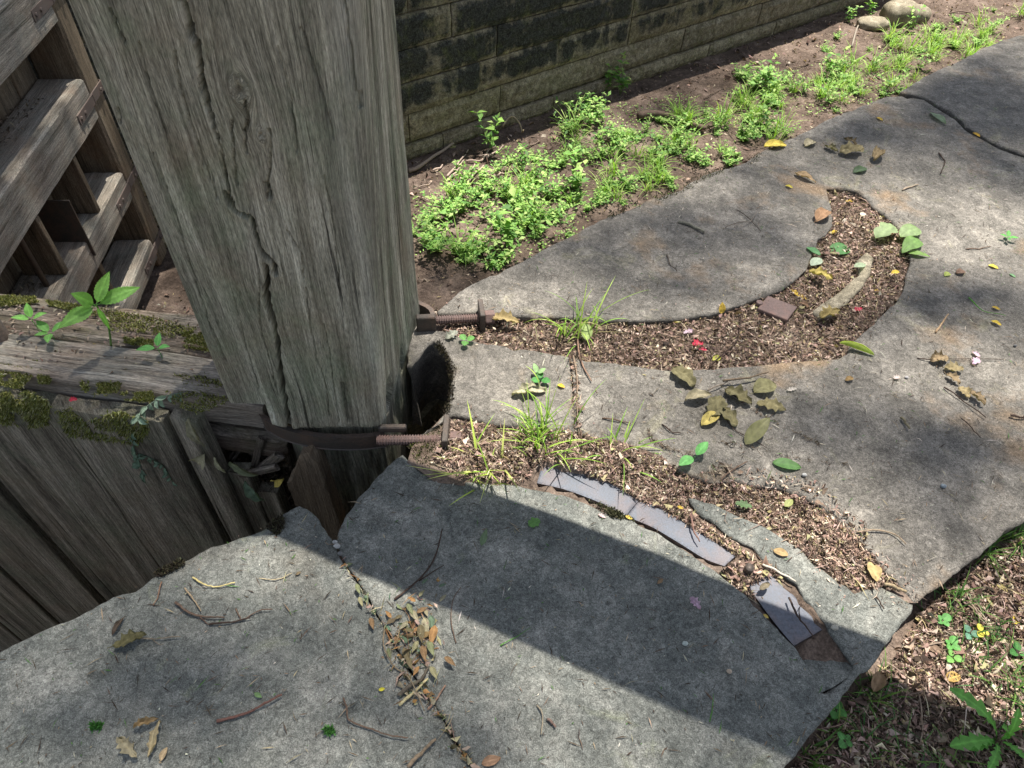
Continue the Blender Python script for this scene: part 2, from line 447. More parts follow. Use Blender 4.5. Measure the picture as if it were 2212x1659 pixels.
def slab_mesh(poly, step, top=0.0, bottom=-.3, bev=.0065, wav=.004, seed=1, far=None, extra=None):
    """stone slab: traced outline, worn rounded arris, gently uneven top, vertical sides"""
    B = resample(poly, step * .8); area = .5 * np.sum(B[:, 0] * np.roll(B[:, 1], -1) - np.roll(B[:, 0], -1) * B[:, 1])
    if area < 0: B = B[::-1]
    q = np.column_stack([B * 55, np.zeros(len(B))]); q2 = np.column_stack([B * 14, np.zeros(len(B))])
    B = B + np.column_stack([fbm(q, seed), fbm(q + 7, seed + 3)]) * .0032 + np.column_stack([fbm(q2, seed + 6), fbm(q2 + 5, seed + 8)]) * .005
    n = len(B); tan = np.roll(B, -1, 0) - np.roll(B, 1, 0); tan /= np.linalg.norm(tan, axis=1)[:, None]
    nrm = np.column_stack([-tan[:, 1], tan[:, 0]])
    A2 = np.roll(B, -1, 0)
    rb = bev * (1 + .8 * fbm(np.column_stack([B * 9, np.zeros(n)]), seed + 12))
    rings = [B + nrm * (rb * k)[:, None] for k in (.3, 1.0)]
    lo, hi = B.min(0), B.max(0)
    gx, gy = np.meshgrid(np.arange(lo[0], hi[0], step), np.arange(lo[1], hi[1], step * .87)); gx[1::2] += step / 2
    I = np.column_stack([gx.ravel(), gy.ravel()]); I += rng.uniform(-.2, .2, I.shape) * step
    if far is not None:      # thin the grid where nothing is close to the camera
        keep = far(I); I = I[keep]
    I = I[inside(I, B)]; d = seg_dist(I, B, A2); I = I[d > max(step * .6, bev * 1.25)]
    ring = np.vstack(rings); ring = ring[inside(ring, B)]; d = seg_dist(ring, B, A2); ring = ring[d > bev * .15]
    P = np.vstack([B, ring, I])
    r = delaunay_2d_cdt([Vector(p) for p in P], [], [list(range(n))], 1, 1e-5)
    V2 = np.array([list(p) for p in r[0]]); T = [tuple(f) for f in r[2]]; orig = r[3]
    bmap = {}
    for i, o in enumerate(orig):
        for k in o:
            if k < n: bmap[k] = i
    d = seg_dist(V2, B, A2); d[list(bmap.values())] = 0
    br = bev * (1 + .8 * fbm(np.column_stack([V2 * 9, np.zeros(len(V2))]), seed + 12))
    e = np.clip(d / np.maximum(br, .003), 0, 1)
    z = top - br * (1 - np.sqrt(np.maximum(0, 1 - (1 - e) ** 2)))
    p3 = np.column_stack([V2, np.zeros(len(V2))])
    z = z + wav * fbm(p3 * 3.5, seed + 20) + wav * .5 * fbm(p3 * 14, seed + 21) + .0011 * fbm(p3 * 60, seed + 22, 2)
    chip = np.clip(fbm(p3 * 24, seed + 30) - .18, 0, 1) * np.clip(1 - d / .04, 0, 1); z -= chip * .022
    if extra: z = z + extra(V2, d)
    V = np.column_stack([V2, z]); Fc = []
    for t in T:
        a, b, c = (V2[i] for i in t); s = (b[0] - a[0]) * (c[1] - a[1]) - (b[1] - a[1]) * (c[0] - a[0])
        Fc.append(t if s > 0 else t[::-1])
    levels = [top - .03, top - .07, top - .14, bottom]; ids = np.array([bmap.get(k, 0) for k in range(n)]); prev = np.arange(n) + len(V); V = np.vstack([V, V[ids]])
    for li, zz in enumerate(levels):
        inn = nrm * ((.004 + .006 * li) + .008 * fbm(np.column_stack([B * 16, np.full(n, zz * 20)]), seed + 40))[:, None]
        ring3 = np.column_stack([B + inn, np.full(n, zz)]); cur = np.arange(n) + len(V); V = np.vstack([V, ring3])
        for j in range(n):
            k = (j + 1) % n
            Fc.append((prev[j], cur[j], cur[k], prev[k]))
        prev = cur
    return V, [f for f in Fc if len(set(f)) > 2]

def A2(pts, z=0.0):
    p = np.asarray(pts, float); return at(p[:, 0], p[:, 1], z)[:, :2]

# leaves, vectorised: every leaf 4 triangles, folded along its midrib
def leafcloud(pos, dirv, nrm, L, W, fold, bend, cols):
    n = len(pos); dirv = dirv / np.linalg.norm(dirv, axis=1)[:, None]
    side = np.cross(nrm, dirv); side /= np.maximum(np.linalg.norm(side, axis=1), 1e-6)[:, None]; up = np.cross(dirv, side)
    L = np.broadcast_to(L, n)[:, None]; W = np.broadcast_to(W, n)[:, None]; fold = np.broadcast_to(fold, n)[:, None]; bend = np.broadcast_to(bend, n)[:, None]
    b = pos; c = pos + dirv * L * .48 + up * L * bend * .5; t = pos + dirv * L + up * L * bend * -.4
    l = c + side * W * .5 + up * W * fold - dirv * L * .04; r = c - side * W * .5 + up * W * fold - dirv * L * .04
    V = np.stack([b, l, c, r, t], 1).reshape(-1, 3); o = np.arange(n)[:, None] * 5
    Fc = np.concatenate([o + np.array([[0, 2, 1]]), o + np.array([[0, 3, 2]]), o + np.array([[1, 2, 4]]), o + np.array([[2, 3, 4]])], 0)
    return V, Fc, np.repeat(cols, 5, 0)

def rand_unit(n):
    v = rng.normal(size=(n, 3)); return v / np.linalg.norm(v, axis=1)[:, None]

def pal(n, cols, var=.2, wts=None):
    c = np.array(cols)[rng.choice(len(cols), n, p=wts)]
    return np.clip(c * rng.uniform(1 - var, 1 + var, (n, 1)) * rng.uniform(.93, 1.07, (n, 3)), .005, .9)

BROWN = [(.29, .20, .16), (.41, .30, .245), (.18, .125, .095), (.53, .42, .335), (.075, .054, .042), (.64, .55, .43), (.38, .33, .18)]
# ------------------------------------------------------------------ the lock: gate frame
PL = np.array([-.71, 1.15, 0]); PR = np.array([-.35, 1.18, 0])
PS = unit(PR - PL); PT = np.array([-PS[1], PS[0], 0])          # along the post face, and back into the post

lock_gate = thing('lock_gate', 'near wooden lock gate with the thick upright post and mossy top beam', 'lock gate', tuple(PL + PS * .2 + PT * .2 - np.array([0, 0, .75])))

CRACKS = [  # grid polylines with width (m) and depth
    ([(395, 0), (408, 40), (415, 60), (412, 75), (425, 90), (431, 120), (435, 170), (445, 210), (462, 270)], .012, .035),
    ([(462, 270), (480, 330), (492, 395), (508, 445)], .006, .014),
    ([(487, 415), (507, 455), (541, 470), (548, 495), (562, 530), (575, 550), (590, 562), (596, 588)], .012, .032),
    ([(575, 572), (577, 600), (576, 640), (585, 672), (597, 720), (602, 762), (606, 800), (612, 845), (620, 890), (632, 960)], .015, .045),
    ([(530, 215), (535, 260), (530, 290), (533, 330)], .006, .013),
    ([(500, 260), (505, 320), (507, 360), (512, 400)], .005, .011),
    ([(583, 280), (585, 340), (580, 395), (583, 425)], .006, .013),
    ([(576, 398), (580, 415), (582, 425)], .014, .016),
    ([(455, 250), (470, 300), (480, 350), (500, 420)], .005, .012),
    ([(375, 110), (392, 190), (410, 260), (440, 350), (470, 430)], .004, .009),
    ([(240, 20), (258, 70), (268, 90)], .005, .01),
    ([(256, 235), (262, 265)], .006, .012),
    ([(744, 0), (752, 60), (760, 130), (772, 200), (776, 235)], .006, .012),
    ([(798, 190), (803, 235), (806, 255)], .007, .018),
    ([(560, 590), (562, 700), (585, 790), (600, 850)], .004, .009),
    ([(660, 620), (668, 690), (680, 760), (700, 820), (712, 900)], .004, .010),
    ([(700, 700), (712, 770), (722, 850), (732, 915)], .0035, .009),
    ([(740, 830), (746, 880), (752, 910)], .012, .015),
    ([(505, 640), (530, 740), (560, 840)], .004, .008),
    ([(330, 330), (350, 380), (372, 440), (395, 510)], .0035, .008),
    ([(620, 500), (640, 530), (652, 560), (655, 600)], .005, .010),
    ([(395, 520), (420, 600), (450, 690), (490, 780)], .0035, .008),
    ([(300, 90), (330, 200), (360, 300)], .003, .008),
    ([(650, 60), (690, 180), (720, 300)], .003, .007),
    ([(600, 100), (628, 220), (640, 330)], .003, .007),
    ([(700, 380), (722, 500), (735, 640)], .003, .007)]
KNOTS = [(520, 195, .017), (565, 290, .008)]

def post_uz(x, y):
    q = on_plane(np.asarray(x, float), np.asarray(y, float), PL, -PT); return (q - PL) @ PS, q[..., 2]

def build_post():
    zs = np.arange(-.75, 1.171, .0038); nf, nr, nb, nl = 196, 50, 10, 22
    V, G = [], []
    for z in zs:
        wr = .36 + .066 * np.clip(z / 1.0, -.1, 1.1)
        k = np.clip((.012 - z) / .065, 0, 1); k = k * k * (3 - 2 * k)
        Q = np.array([.445, .46]) * (1 - k) + np.array([.424, .34]) * k
        q_ = np.clip((.010 - z + .006 * math.sin(z * 260)) / .02, 0, 1); q2_ = np.clip((.108 - z + .004 * math.sin(z * 200)) / .012, 0, 1); l = -.015 + .088 * q2_
        rec = .028 * np.clip((.004 - z + .004 * math.sin(z * 400)) / .02, 0, 1)
        ch = .005
        P0 = np.array([l + ch + .05 * q_ + .012 * q2_, rec]); P1 = np.array([wr - ch, rec]); P2 = np.array([wr + .004, rec + ch * 1.2]); P3 = Q; P4 = np.array([l, .46]); P5 = np.array([l, rec + ch + .06 * q_])
        f0 = np.array([-.01, rec]); ring = [np.maximum(f0 + (P1 - f0) * t, [P0[0], 0]) for t in np.linspace(0, 1, nf, endpoint=True)] + [P2 + (P3 - P2) * t for t in np.linspace(0, 1, nr)] + \
               [P3 + (P4 - P3) * t for t in np.linspace(.05, .95, nb)] + [P4 + (P5 - P4) * t for t in np.linspace(0, 1, nl)]
        V.append(np.column_stack([np.array(ring), np.full(len(ring), z)]))
    n = len(V[0]); m = len(zs); U = np.vstack(V)          # (s, t, z)
    u, t, z = U[:, 0].copy(), U[:, 1].copy(), U[:, 2].copy()
    idx = np.tile(np.arange(n), m); front = idx < nf; side = (idx >= nf) & (idx < nf + nr)
    arc = np.where(front, u, np.where(side, .36 + .066 * np.clip(z, 0, 1.1) + t, u + 2.0 * t))
    g = arc.copy(); zz = z.copy(); h = np.zeros(len(u))
    for kx, ky, kr in KNOTS:                               # grain flows round the knots
        ku, kz = (float(a) for a in post_uz(kx, ky)); dx = u - ku; dz = (z - kz) * .55; r2 = dx * dx + dz * dz
        inn = r2 < kr * kr; o = front & ~inn
        g[o] -= (dx * np.clip(kr * kr / np.maximum(r2, 1e-9), 0, 1) * np.exp(-np.maximum(np.sqrt(r2) - kr, 0) / .09))[o]
        i = front & inn; rw = np.sqrt(r2[i]) * (1 + .5 * vnoise(np.column_stack([u[i] * 70, z[i] * 50, 0 * z[i]]), 40)); g[i] = ku + rw * .9 + .012 * vnoise(np.column_stack([u[i] * 300, z[i] * 300, 0 * z[i]]), 39); zz[i] = z[i]
        h += np.where(front, .006 * np.exp(-r2 / (kr * 1.6) ** 2) - .010 * np.exp(-r2 / (kr * .35) ** 2), 0)
    # wavy figure
    g += .005 * fbm(np.column_stack([arc * 7, z * 3, 0 * z]), 41) + .002 * fbm(np.column_stack([arc * 25, z * 9, 0 * z]), 42)
    h += .0028 * fbm(np.column_stack([g * 16, z * 1.2, 0 * z]), 43) + .0024 * fbm(np.column_stack([g * 75, z * 4.5, 0 * z]), 44, 3) + .0018 * fbm(np.column_stack([g * 210, z * 9, 0 * z]), 45, 2)
    cz = np.column_stack([u, z]); jw = vnoise(np.column_stack([u * 30, z * 30, 0 * z]), 46)
    for pts, wd_, dp in CRACKS:
        p = np.array(pts, float); pu, pz = post_uz(p[:, 0], p[:, 1]); C = smooth_path(np.column_stack([pu, pz]), 5)
        C[:, 0] += .0022 * vnoise(np.column_stack([C[:, 1] * 90, C[:, 1] * 0, C[:, 1] * 0 + len(pts)]), 47)
        near = front & (z > C[:, 1].min() - .03) & (z < C[:, 1].max() + .03); ii = np.where(near)[0]
        if not len(ii): continue
        d = seg_dist(cz[ii], C[:-1], C[1:]); wl = np.maximum(wd_ * (1 + .4 * jw[ii]) * .42, .0018)
        h[ii] -= dp * (2.2 if dp > .018 else 1.0) * np.clip(1 - (d / wl) ** 2, 0, 1) ** .4
        h[ii] += (.0035 if dp > .018 else .001) * np.exp(-((d - wl * 1.6) / (wd_ * .9)) ** 2)
    # two rotted sockets at the foot of the right face
    for (a0, z0, ra, rz_) in ((.455, .03, .035, .075), (.60, .02, .022, .055)):
        q = ((arc - a0) / ra) ** 2 + ((z - z0) / rz_) ** 2
        h -= np.where(side, .05 * np.clip(1 - q, 0, 1) ** .5, 0)
    low = np.clip((.0 - z) / .1, 0, 1); h -= low * .02 * np.clip(fbm(np.column_stack([arc * 30, z * 4, 0 * z]), 51), 0, 1)
    nin = np.zeros((len(u), 2)); nin[front] = (0, 1); nin[side] = (-.985, .17); nin[idx >= nf + nr] = (0, 0)
    st = np.column_stack([u, t]) - nin * h[:, None]
    W_ = PL + np.outer(st[:, 0], PS) + np.outer(st[:, 1], PT); W_[:, 2] = z
    edge_ = np.exp(-((arc - (.385 + .03 * z)) / .045) ** 2) * np.clip(z * 1.6, 0, 1)  # bleached wood tint that also paints the sunlit chamfer up the right edge
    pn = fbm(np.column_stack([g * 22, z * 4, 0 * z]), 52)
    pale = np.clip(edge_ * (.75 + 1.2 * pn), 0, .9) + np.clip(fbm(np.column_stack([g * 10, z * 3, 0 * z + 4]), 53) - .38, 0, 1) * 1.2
    j = np.arange(n); Fc = []
    for i in range(m - 1):
        a = i * n + j; b = i * n + (j + 1) % n; Fc.append(np.column_stack([a, b, b + n, a + n]))
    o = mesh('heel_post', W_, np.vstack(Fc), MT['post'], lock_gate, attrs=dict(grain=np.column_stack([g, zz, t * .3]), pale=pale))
    return o
build_post()

# balance beam lying on the post head (it runs out over the bank, above the picture)
bd = np.array([math.sin(rad(109.3)), math.cos(rad(109.3)), 0]); bn = np.array([-bd[1], bd[0], 0])
bc = bn * 1.208 + bd * (np.array([-.53, 1.38, 0]) @ bd)
beam(bc - bd * .30 + [0, 0, 1.315], bc + bd * 4.2 + [0, 0, 1.64], bn * .245, np.array([0, 0, .29]), .08, .015, .008).build('balance_beam', MT['grey'], lock_gate)

# top beam of the near gate: two weathered halves with a split between them
GZ = .02
def gp(x, y, z=GZ): return at(float(x), float(y), z)
gdir = unit(np.array([math.sin(rad(-84.5)), math.cos(rad(-84.5)), 0])); gnf = np.array([-gdir[1], gdir[0], 0]); 
if gnf[1] > 0: gnf = -gnf                                     # towards the viewer
G0 = np.array([-.69, 1.22, 0])                                # front top corner of the beam at the post
def gpt(s, out_, z): return G0 + gdir * s + gnf * out_ + np.array([0, 0, z])

def top_half(name, o0, o1, s0, s1, z0, z1, seed):
    """rotted beam half: heightfield with deep grain furrows"""
    L = s1 - s0; W = o0 - o1; ns, no = int(L / .0065), max(8, int(W / .004))
    s, o = np.meshgrid(np.linspace(s0, s1, ns), np.linspace(o0, o1, no), indexing='ij'); s, o = s.ravel(), o.ravel()
    e = np.minimum((o0 - o), (o - o1)); rnd = .02 * (1 - np.sqrt(1 - (1 - np.clip(e / .025, 0, 1)) ** 2))
    z = z1 - rnd - .024 * np.abs(fbm(np.column_stack([s * 1.8, o * 34, 0 * s]), seed)) - .008 * fbm(np.column_stack([s * 5, o * 110, 0 * s]), seed + 1, 3) - .012 * fbm(np.column_stack([s * 3, o * 9, 0 * s]), seed + 2)
    end = np.clip((s - s0) / .05, 0, 1); z -= (1 - end) * .006
    oo = o + .006 * fbm(np.column_stack([s * 4, o * 3, z * 0]), seed + 3) * (np.clip(1 - e / .05, 0, 1))
    V = G0 + np.outer(s, gdir) + np.outer(oo, gnf); V[:, 2] = z
    G = np.column_stack([o + seed, s, z]); Fc = []
    idx = np.arange(ns * no).reshape(ns, no)
    Fc = [tuple(q) for q in np.stack([idx[:-1, :-1], idx[:-1, 1:], idx[1:, 1:], idx[1:, :-1]], -1).reshape(-1, 4)]
    loop = list(idx[:, 0]) + list(idx[-1, 1:]) + list(idx[:-1, -1][::-1]) + list(idx[0, 1:-1][::-1]); nl = len(loop)
    prev = loop; top = V[loop]; Gl = G[loop]
    for k in range(1, 9):
        q = top.copy(); zz = top[:, 2] + (z0 - top[:, 2]) * k / 8
        wob = .006 * fbm(np.column_stack([Gl[:, 1] * 5, zz * 60, Gl[:, 0]]), seed + 8, 3)
        q += np.outer(wob, gnf); q[:, 2] = zz
        cur = list(range(len(V), len(V) + nl)); V = np.vstack([V, q]); G = np.vstack([G, np.column_stack([zz + Gl[:, 0], Gl[:, 1], zz])])
        for j in range(nl):
            Fc.append((prev[j], prev[(j + 1) % nl], cur[(j + 1) % nl], cur[j]))
        prev = cur
    return mesh(name, V, Fc, MT['grey' if seed == 61 else 'rot'], lock_gate, attrs=dict(grain=G))
top_half('top_beam', .0, -.155, -.005, 2.2, -.085, .02, 61)
top_half('top_beam', -.165, -.33, .22, 2.2, -.16, .012, 71)
# lower rail end, rotted, under the top beam
beam(gpt(-.02, -.10, -.215), gpt(.5, -.10, -.215), gnf * .16, np.array([0, 0, .11]), .02, .02, .02, .03).build('rotted_rail', MT['rot'], lock_gate)
# planking on the near face
def plank(s0, s1, ztop, zbot=-2.3, out_=.055, th=.05, mat='dark', name='plank', lean=0.0, peak=0.0):
    c = (s0 + s1) / 2
    o = beam(gpt(c, out_ - th / 2, ztop), gpt(c, out_ - th / 2 - lean, zbot), gdir * (s1 - s0), gnf * th, .03, .004, .004, .022)
    return o.build(name, MT[mat], lock_gate)
plank(.605, .992, -.045); plank(.268, .598, -.035, out_=.062, mat='dark'); plank(1.040, 1.366, -.05); plank(1.392, 1.722, -.05); plank(1.742, 2.05, -.05); plank(2.07, 2.3, -.05)
plank(.168, .250, -.03, out_=.05); plank(.03, .098, -.40, out_=.02); plank(.10, .165, -.30, out_=.03)
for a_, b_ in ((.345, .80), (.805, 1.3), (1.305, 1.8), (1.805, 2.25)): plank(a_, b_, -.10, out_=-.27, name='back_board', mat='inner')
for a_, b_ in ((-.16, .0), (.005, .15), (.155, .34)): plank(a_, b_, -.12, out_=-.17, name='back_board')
# broken plank stub standing against the foot of the post
def stub():
    pts = [(648, 983), (668, 978), (685, 994), (700, 1030), (717, 1080), (736, 1130), (748, 1190), (700, 1230), (660, 1150), (637, 1087), (619, 1043), (630, 1032), (640, 1005)]
    p = np.array(pts, float); pl = gpt(0, .075, 0); q = on_plane(p[:, 0], p[:, 1], pl, gnf)
    s = (q - G0) @ gdir; z = q[:, 2]; B = resample(np.column_stack([s, z]), .012); B += rng.normal(0, .0012, B.shape); n = len(B); V, Fc, G = [], [], []
    for k, (ou, sh) in enumerate(((.03, 1.0), (.072, 1.0), (.078, .97))):
        c = B.mean(0); b = c + (B - c) * sh
        V.append(np.array([gpt(a, ou, zz) for a, zz in b])); G.append(np.column_stack([b[:, 0] * 1.0 + 3 + ou, b[:, 1], np.zeros(n)]))
    V = np.vstack(V); G = np.vstack(G)
    for k in range(2):
        for j in range(n): Fc.append((k * n + j, k * n + (j + 1) % n, (k + 1) * n + (j + 1) % n, (k + 1) * n + j))
    Fc.append(tuple(range(2 * n, 3 * n))); Fc.append(tuple(range(n))[::-1])
    mesh('broken_plank', V, Fc, MT['inner'], lock_gate, attrs=dict(grain=G), smooth=False)
stub()
for a_, z_, l_, w_, tl in ((.03, -.25, .16, .030, .9), (.07, -.23, .18, .022, 1.2), (.00, -.26, .14, .030, 1.5), (.06, -.27, .16, .024, .5), (.135, -.24, .18, .020, 1.0), (.09, -.30, .12, .034, 1.7)):
    c_ = gpt(a_, rng.uniform(-.06, .03), z_); d_ = unit(gdir * math.cos(tl) + np.array([0, 0, -math.sin(tl)]) + gnf * rng.uniform(-.3, .3))
    beam(c_ - d_ * l_ / 2, c_ + d_ * l_ / 2, unit(np.cross(d_, gnf)) * w_, gnf * w_ * .6, .012, .003, .007, .03).build('splinter', MT['rot'], lock_gate)
# iron rod of the gate paddle rising through the beam at the picture's left edge
tube(smooth_path([gpt(.835, -.13, -1.0), gpt(.835, -.13, .14)], 6), .024, sides=14).build('paddle_rod', MT['iron'], lock_gate)

# ------------------------------------------------------------------ iron collar round the post
collar = thing('anchor_collar', 'black iron collar strapped round the foot of the post with two threaded ends', 'iron strap', tuple(at(740., 945., -.05)))
def band(path, z0, z1, th, name, mat):
    c = smooth_path(path, 8); t = np.gradient(c, axis=0); t /= np.linalg.norm(t, axis=1)[:, None]; nn = np.column_stack([-t[:, 1], t[:, 0]])
    V, Fc = [], []; n = len(c); b = .0025
    prof = [(0, z0 + b), (0, z1 - b), (b, z1), (th - b, z1), (th, z1 - b), (th, z0 + b), (th - b, z0), (b, z0)]; k = len(prof)
    for i in range(n):
        for o, z in prof: V.append([*(c[i] + nn[i] * o), z])
    for i in range(n - 1):
        for j in range(k): Fc.append((i * k + j, i * k + (j + 1) % k, (i + 1) * k + (j + 1) % k, (i + 1) * k + j))
    Fc.append(tuple(range(k))); Fc.append(tuple(range((n - 1) * k, n * k))[::-1])
    return mesh(name, np.array(V), Fc, mat, collar, smooth=False)
bz = -.022
bpts = [at(float(x), float(y), bz)[:2] for x, y in [(566, 888), (583, 903), (606, 916), (640, 927), (690, 936), (740, 939), (790, 937), (830, 932)]]
back = [PL[:2] + PS[:2] * a + PT[:2] * b for a, b in ((.46, .52), (.2, .60), (-.06, .46), (-.09, .25))]
tip = at(915., 690., .03)[:2]
band([tip] + back + bpts, bz - .055, bz, -.010, 'band', MT['iron'])

def threaded(p, q, r, pitch, parent, mat):
    p, q = np.asarray(p), np.asarray(q); L = np.linalg.norm(q - p); ax = (q - p) / L; a = unit(np.cross(ax, [0, 0, 1])); b = np.cross(ax, a)
    n = int(L / pitch * 4); V, Fc, k = [], [], 12
    for i in range(n + 1):
        rr = r * (1 - .22 * (i % 4 in (1, 2)))
        for j in range(k):
            th = 2 * math.pi * j / k; V.append(p + ax * (L * i / n) + (a * math.cos(th) + b * math.sin(th)) * rr)
    for i in range(n):
        for j in range(k): Fc.append((i * k + j, i * k + (j + 1) % k, (i + 1) * k + (j + 1) % k, (i + 1) * k + j))
    Fc.append(tuple(range(k))); Fc.append(tuple(range(n * k, n * k + k)))
    return mesh('threaded_rod', np.array(V), Fc, mat, parent, smooth=False)

def nut(c, ax, r, h, parent, mat, name='nut'):
    ax = unit(ax); a = unit(np.cross(ax, [0, 0.1, 1])); b = np.cross(ax, a); V, Fc = [], []
    for k, (o, s) in enumerate(((-h / 2, .93), (-h / 2 + h * .1, 1), (h / 2 - h * .1, 1), (h / 2, .93))):
        for j in range(6):
            th = math.pi / 3 * j; V.append(np.asarray(c) + ax * o + (a * math.cos(th) + b * math.sin(th)) * r * s)
    for k in range(3):
        for j in range(6): Fc.append((k * 6 + j, k * 6 + (j + 1) % 6, (k + 1) * 6 + (j + 1) % 6, (k + 1) * 6 + j))
    Fc += [tuple(range(6))[::-1], tuple(range(18, 24))]
    return mesh(name, np.array(V), Fc, mat, parent, smooth=False)

def rod_end(pa, pb, plate_top, half_w, half_h, tagname):
    pa, pb = np.array(pa), np.array(pb); ax = unit(pb - pa)
    threaded(pa, pb + ax * .075, .0150, .0075, collar, MT['rust'])
    side = unit(np.cross(ax, [0, 0, 1])); c = pb
    pl = boxmb(c, ax * .008, side * half_w, np.array([0, 0, half_h]), None, .002).build('washer_plate', MT['iron'], collar, smooth=False)
    nut(c + ax * .026, ax, .024, .03, collar, MT['rust'])
# far end (behind the post)
pa = at(935., 692., .005); pb = at(1040., 687., .0)
rod_end(pa, pb, None, .040, .046, '')
boxmb(at(921., 700., .02), unit(pb - pa) * .030, unit(np.cross(pb - pa, [0, 0, 1])) * .011, np.array([0, 0, .034]), None, .003).build('lug', MT['iron'], collar, smooth=False)
pa2 = at(815., 951., -.022); pb2 = at(964., 950., -.012)
rod_end(pa2, pb2, None, .046, .054, '')
boxmb(at(848., 925., -.006), unit(pb2 - pa2) * .038, unit(np.cross(pb2 - pa2, [0, 0, 1])) * .008, np.array([0, 0, .011]), None, .003).build('lug', MT['iron'], collar, smooth=False)
# ------------------------------------------------------------------ far gate leaf, standing against the far wall
far_gate = thing('lock_gate', 'farther timber lock gate seen from its framed side, with iron straps and shelves', 'lock gate', (-3.0, 4.3, -2.4))
fa = rad(172.5); FD = np.array([math.sin(fa), math.cos(fa), 0]); FN = np.array([-FD[1], FD[0], 0])    # along the leaf towards the viewer; FN faces right
if FN[0] < 0: FN = -FN
F0 = np.array([-3.02, 4.45, 0])
def fp(s, o, z): return F0 + FD * s + FN * o + np.array([0, 0, z])
RAILS = [(-.08, -.375), (-.745, -1.03), (-1.46, -1.69), (-2.08, -2.27)]
for zt, zb in RAILS:
    beam(fp(-.215, -.15, (zt + zb) / 2), fp(2.5, -.15, (zt + zb) / 2), FN * .30, np.array([0, 0, zt - zb]), .035, .012, .006, .006).build('rail', MT['grey'], far_gate)
beam(fp(-.345, -.16, -2.38), fp(-.345, -.16, .3), FD * .215, FN * .30, .04, .02, .006).build('heel_post', MT['inner'], far_gate)
s = -.24
for wdt in (.30, .34, .29, .36, .31, .33, .35, .30):
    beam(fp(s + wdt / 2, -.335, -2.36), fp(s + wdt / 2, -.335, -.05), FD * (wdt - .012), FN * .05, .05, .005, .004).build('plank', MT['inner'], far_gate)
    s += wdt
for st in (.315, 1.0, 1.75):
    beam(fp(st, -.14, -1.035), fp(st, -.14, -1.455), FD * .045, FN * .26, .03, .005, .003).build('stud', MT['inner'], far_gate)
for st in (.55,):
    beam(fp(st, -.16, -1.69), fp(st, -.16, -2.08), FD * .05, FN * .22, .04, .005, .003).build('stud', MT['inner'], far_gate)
# rusted paddle sheet in the lower bay and the rods
boxmb(fp(.66, -.10, -1.36), FD * .006 + FN * .0, FN * .12, np.array([0, 0, .22]), None, .002).build('paddle_sheet', MT['iron'], far_gate, smooth=False)
tube([fp(1.12, -.10, -.2), fp(1.12, -.10, -1.6)], .018, sides=12).build('paddle_rod', MT['iron'], far_gate)
for zt, zb in RAILS:                                            # iron corner straps at each rail
    zm = (zt + zb) / 2 - .01; mb = MB()
    boxmb(fp(-.07, .003, zm), FD * .155, FN * .004, np.array([0, 0, .034]), mb, .001)
    boxmb(fp(-.23, -.02, zm), FD * .004, FN * .03, np.array([0, 0, .034]), mb, .001)
    boxmb(fp(-.345, -.003, zm), FD * .115, FN * .004, np.array([0, 0, .034]), mb, .001)
    boxmb(fp(-.46, -.10, zm), FD * .004, FN * .10, np.array([0, 0, .034]), mb, .001)
    stp = mb.build('corner_strap', MT['strap'], far_gate, smooth=False)
    for sx in (.05, -.03, -.38):
        nut(fp(sx, .012, zm), FN, .013, .012, stp, MT['strap'], 'bolt')
tag(mesh('moss', *(lambda r: (r[0], r[1]))(leafcloud(np.array([fp(rng.uniform(.55, 1.1), rng.uniform(-.3, -.02), -.076) for _ in range(240)]), rand_unit(240) + [0, 0, 1.2], rand_unit(240), .016, .008, .2, .1, np.zeros((240, 3)))), MT['moss'],
     cols=np.repeat(pal(240, [(.10, .12, .03), (.16, .18, .05)]), 5, 0)), 'green moss growing on the top rail of the farther gate', 'moss', kind='stuff')

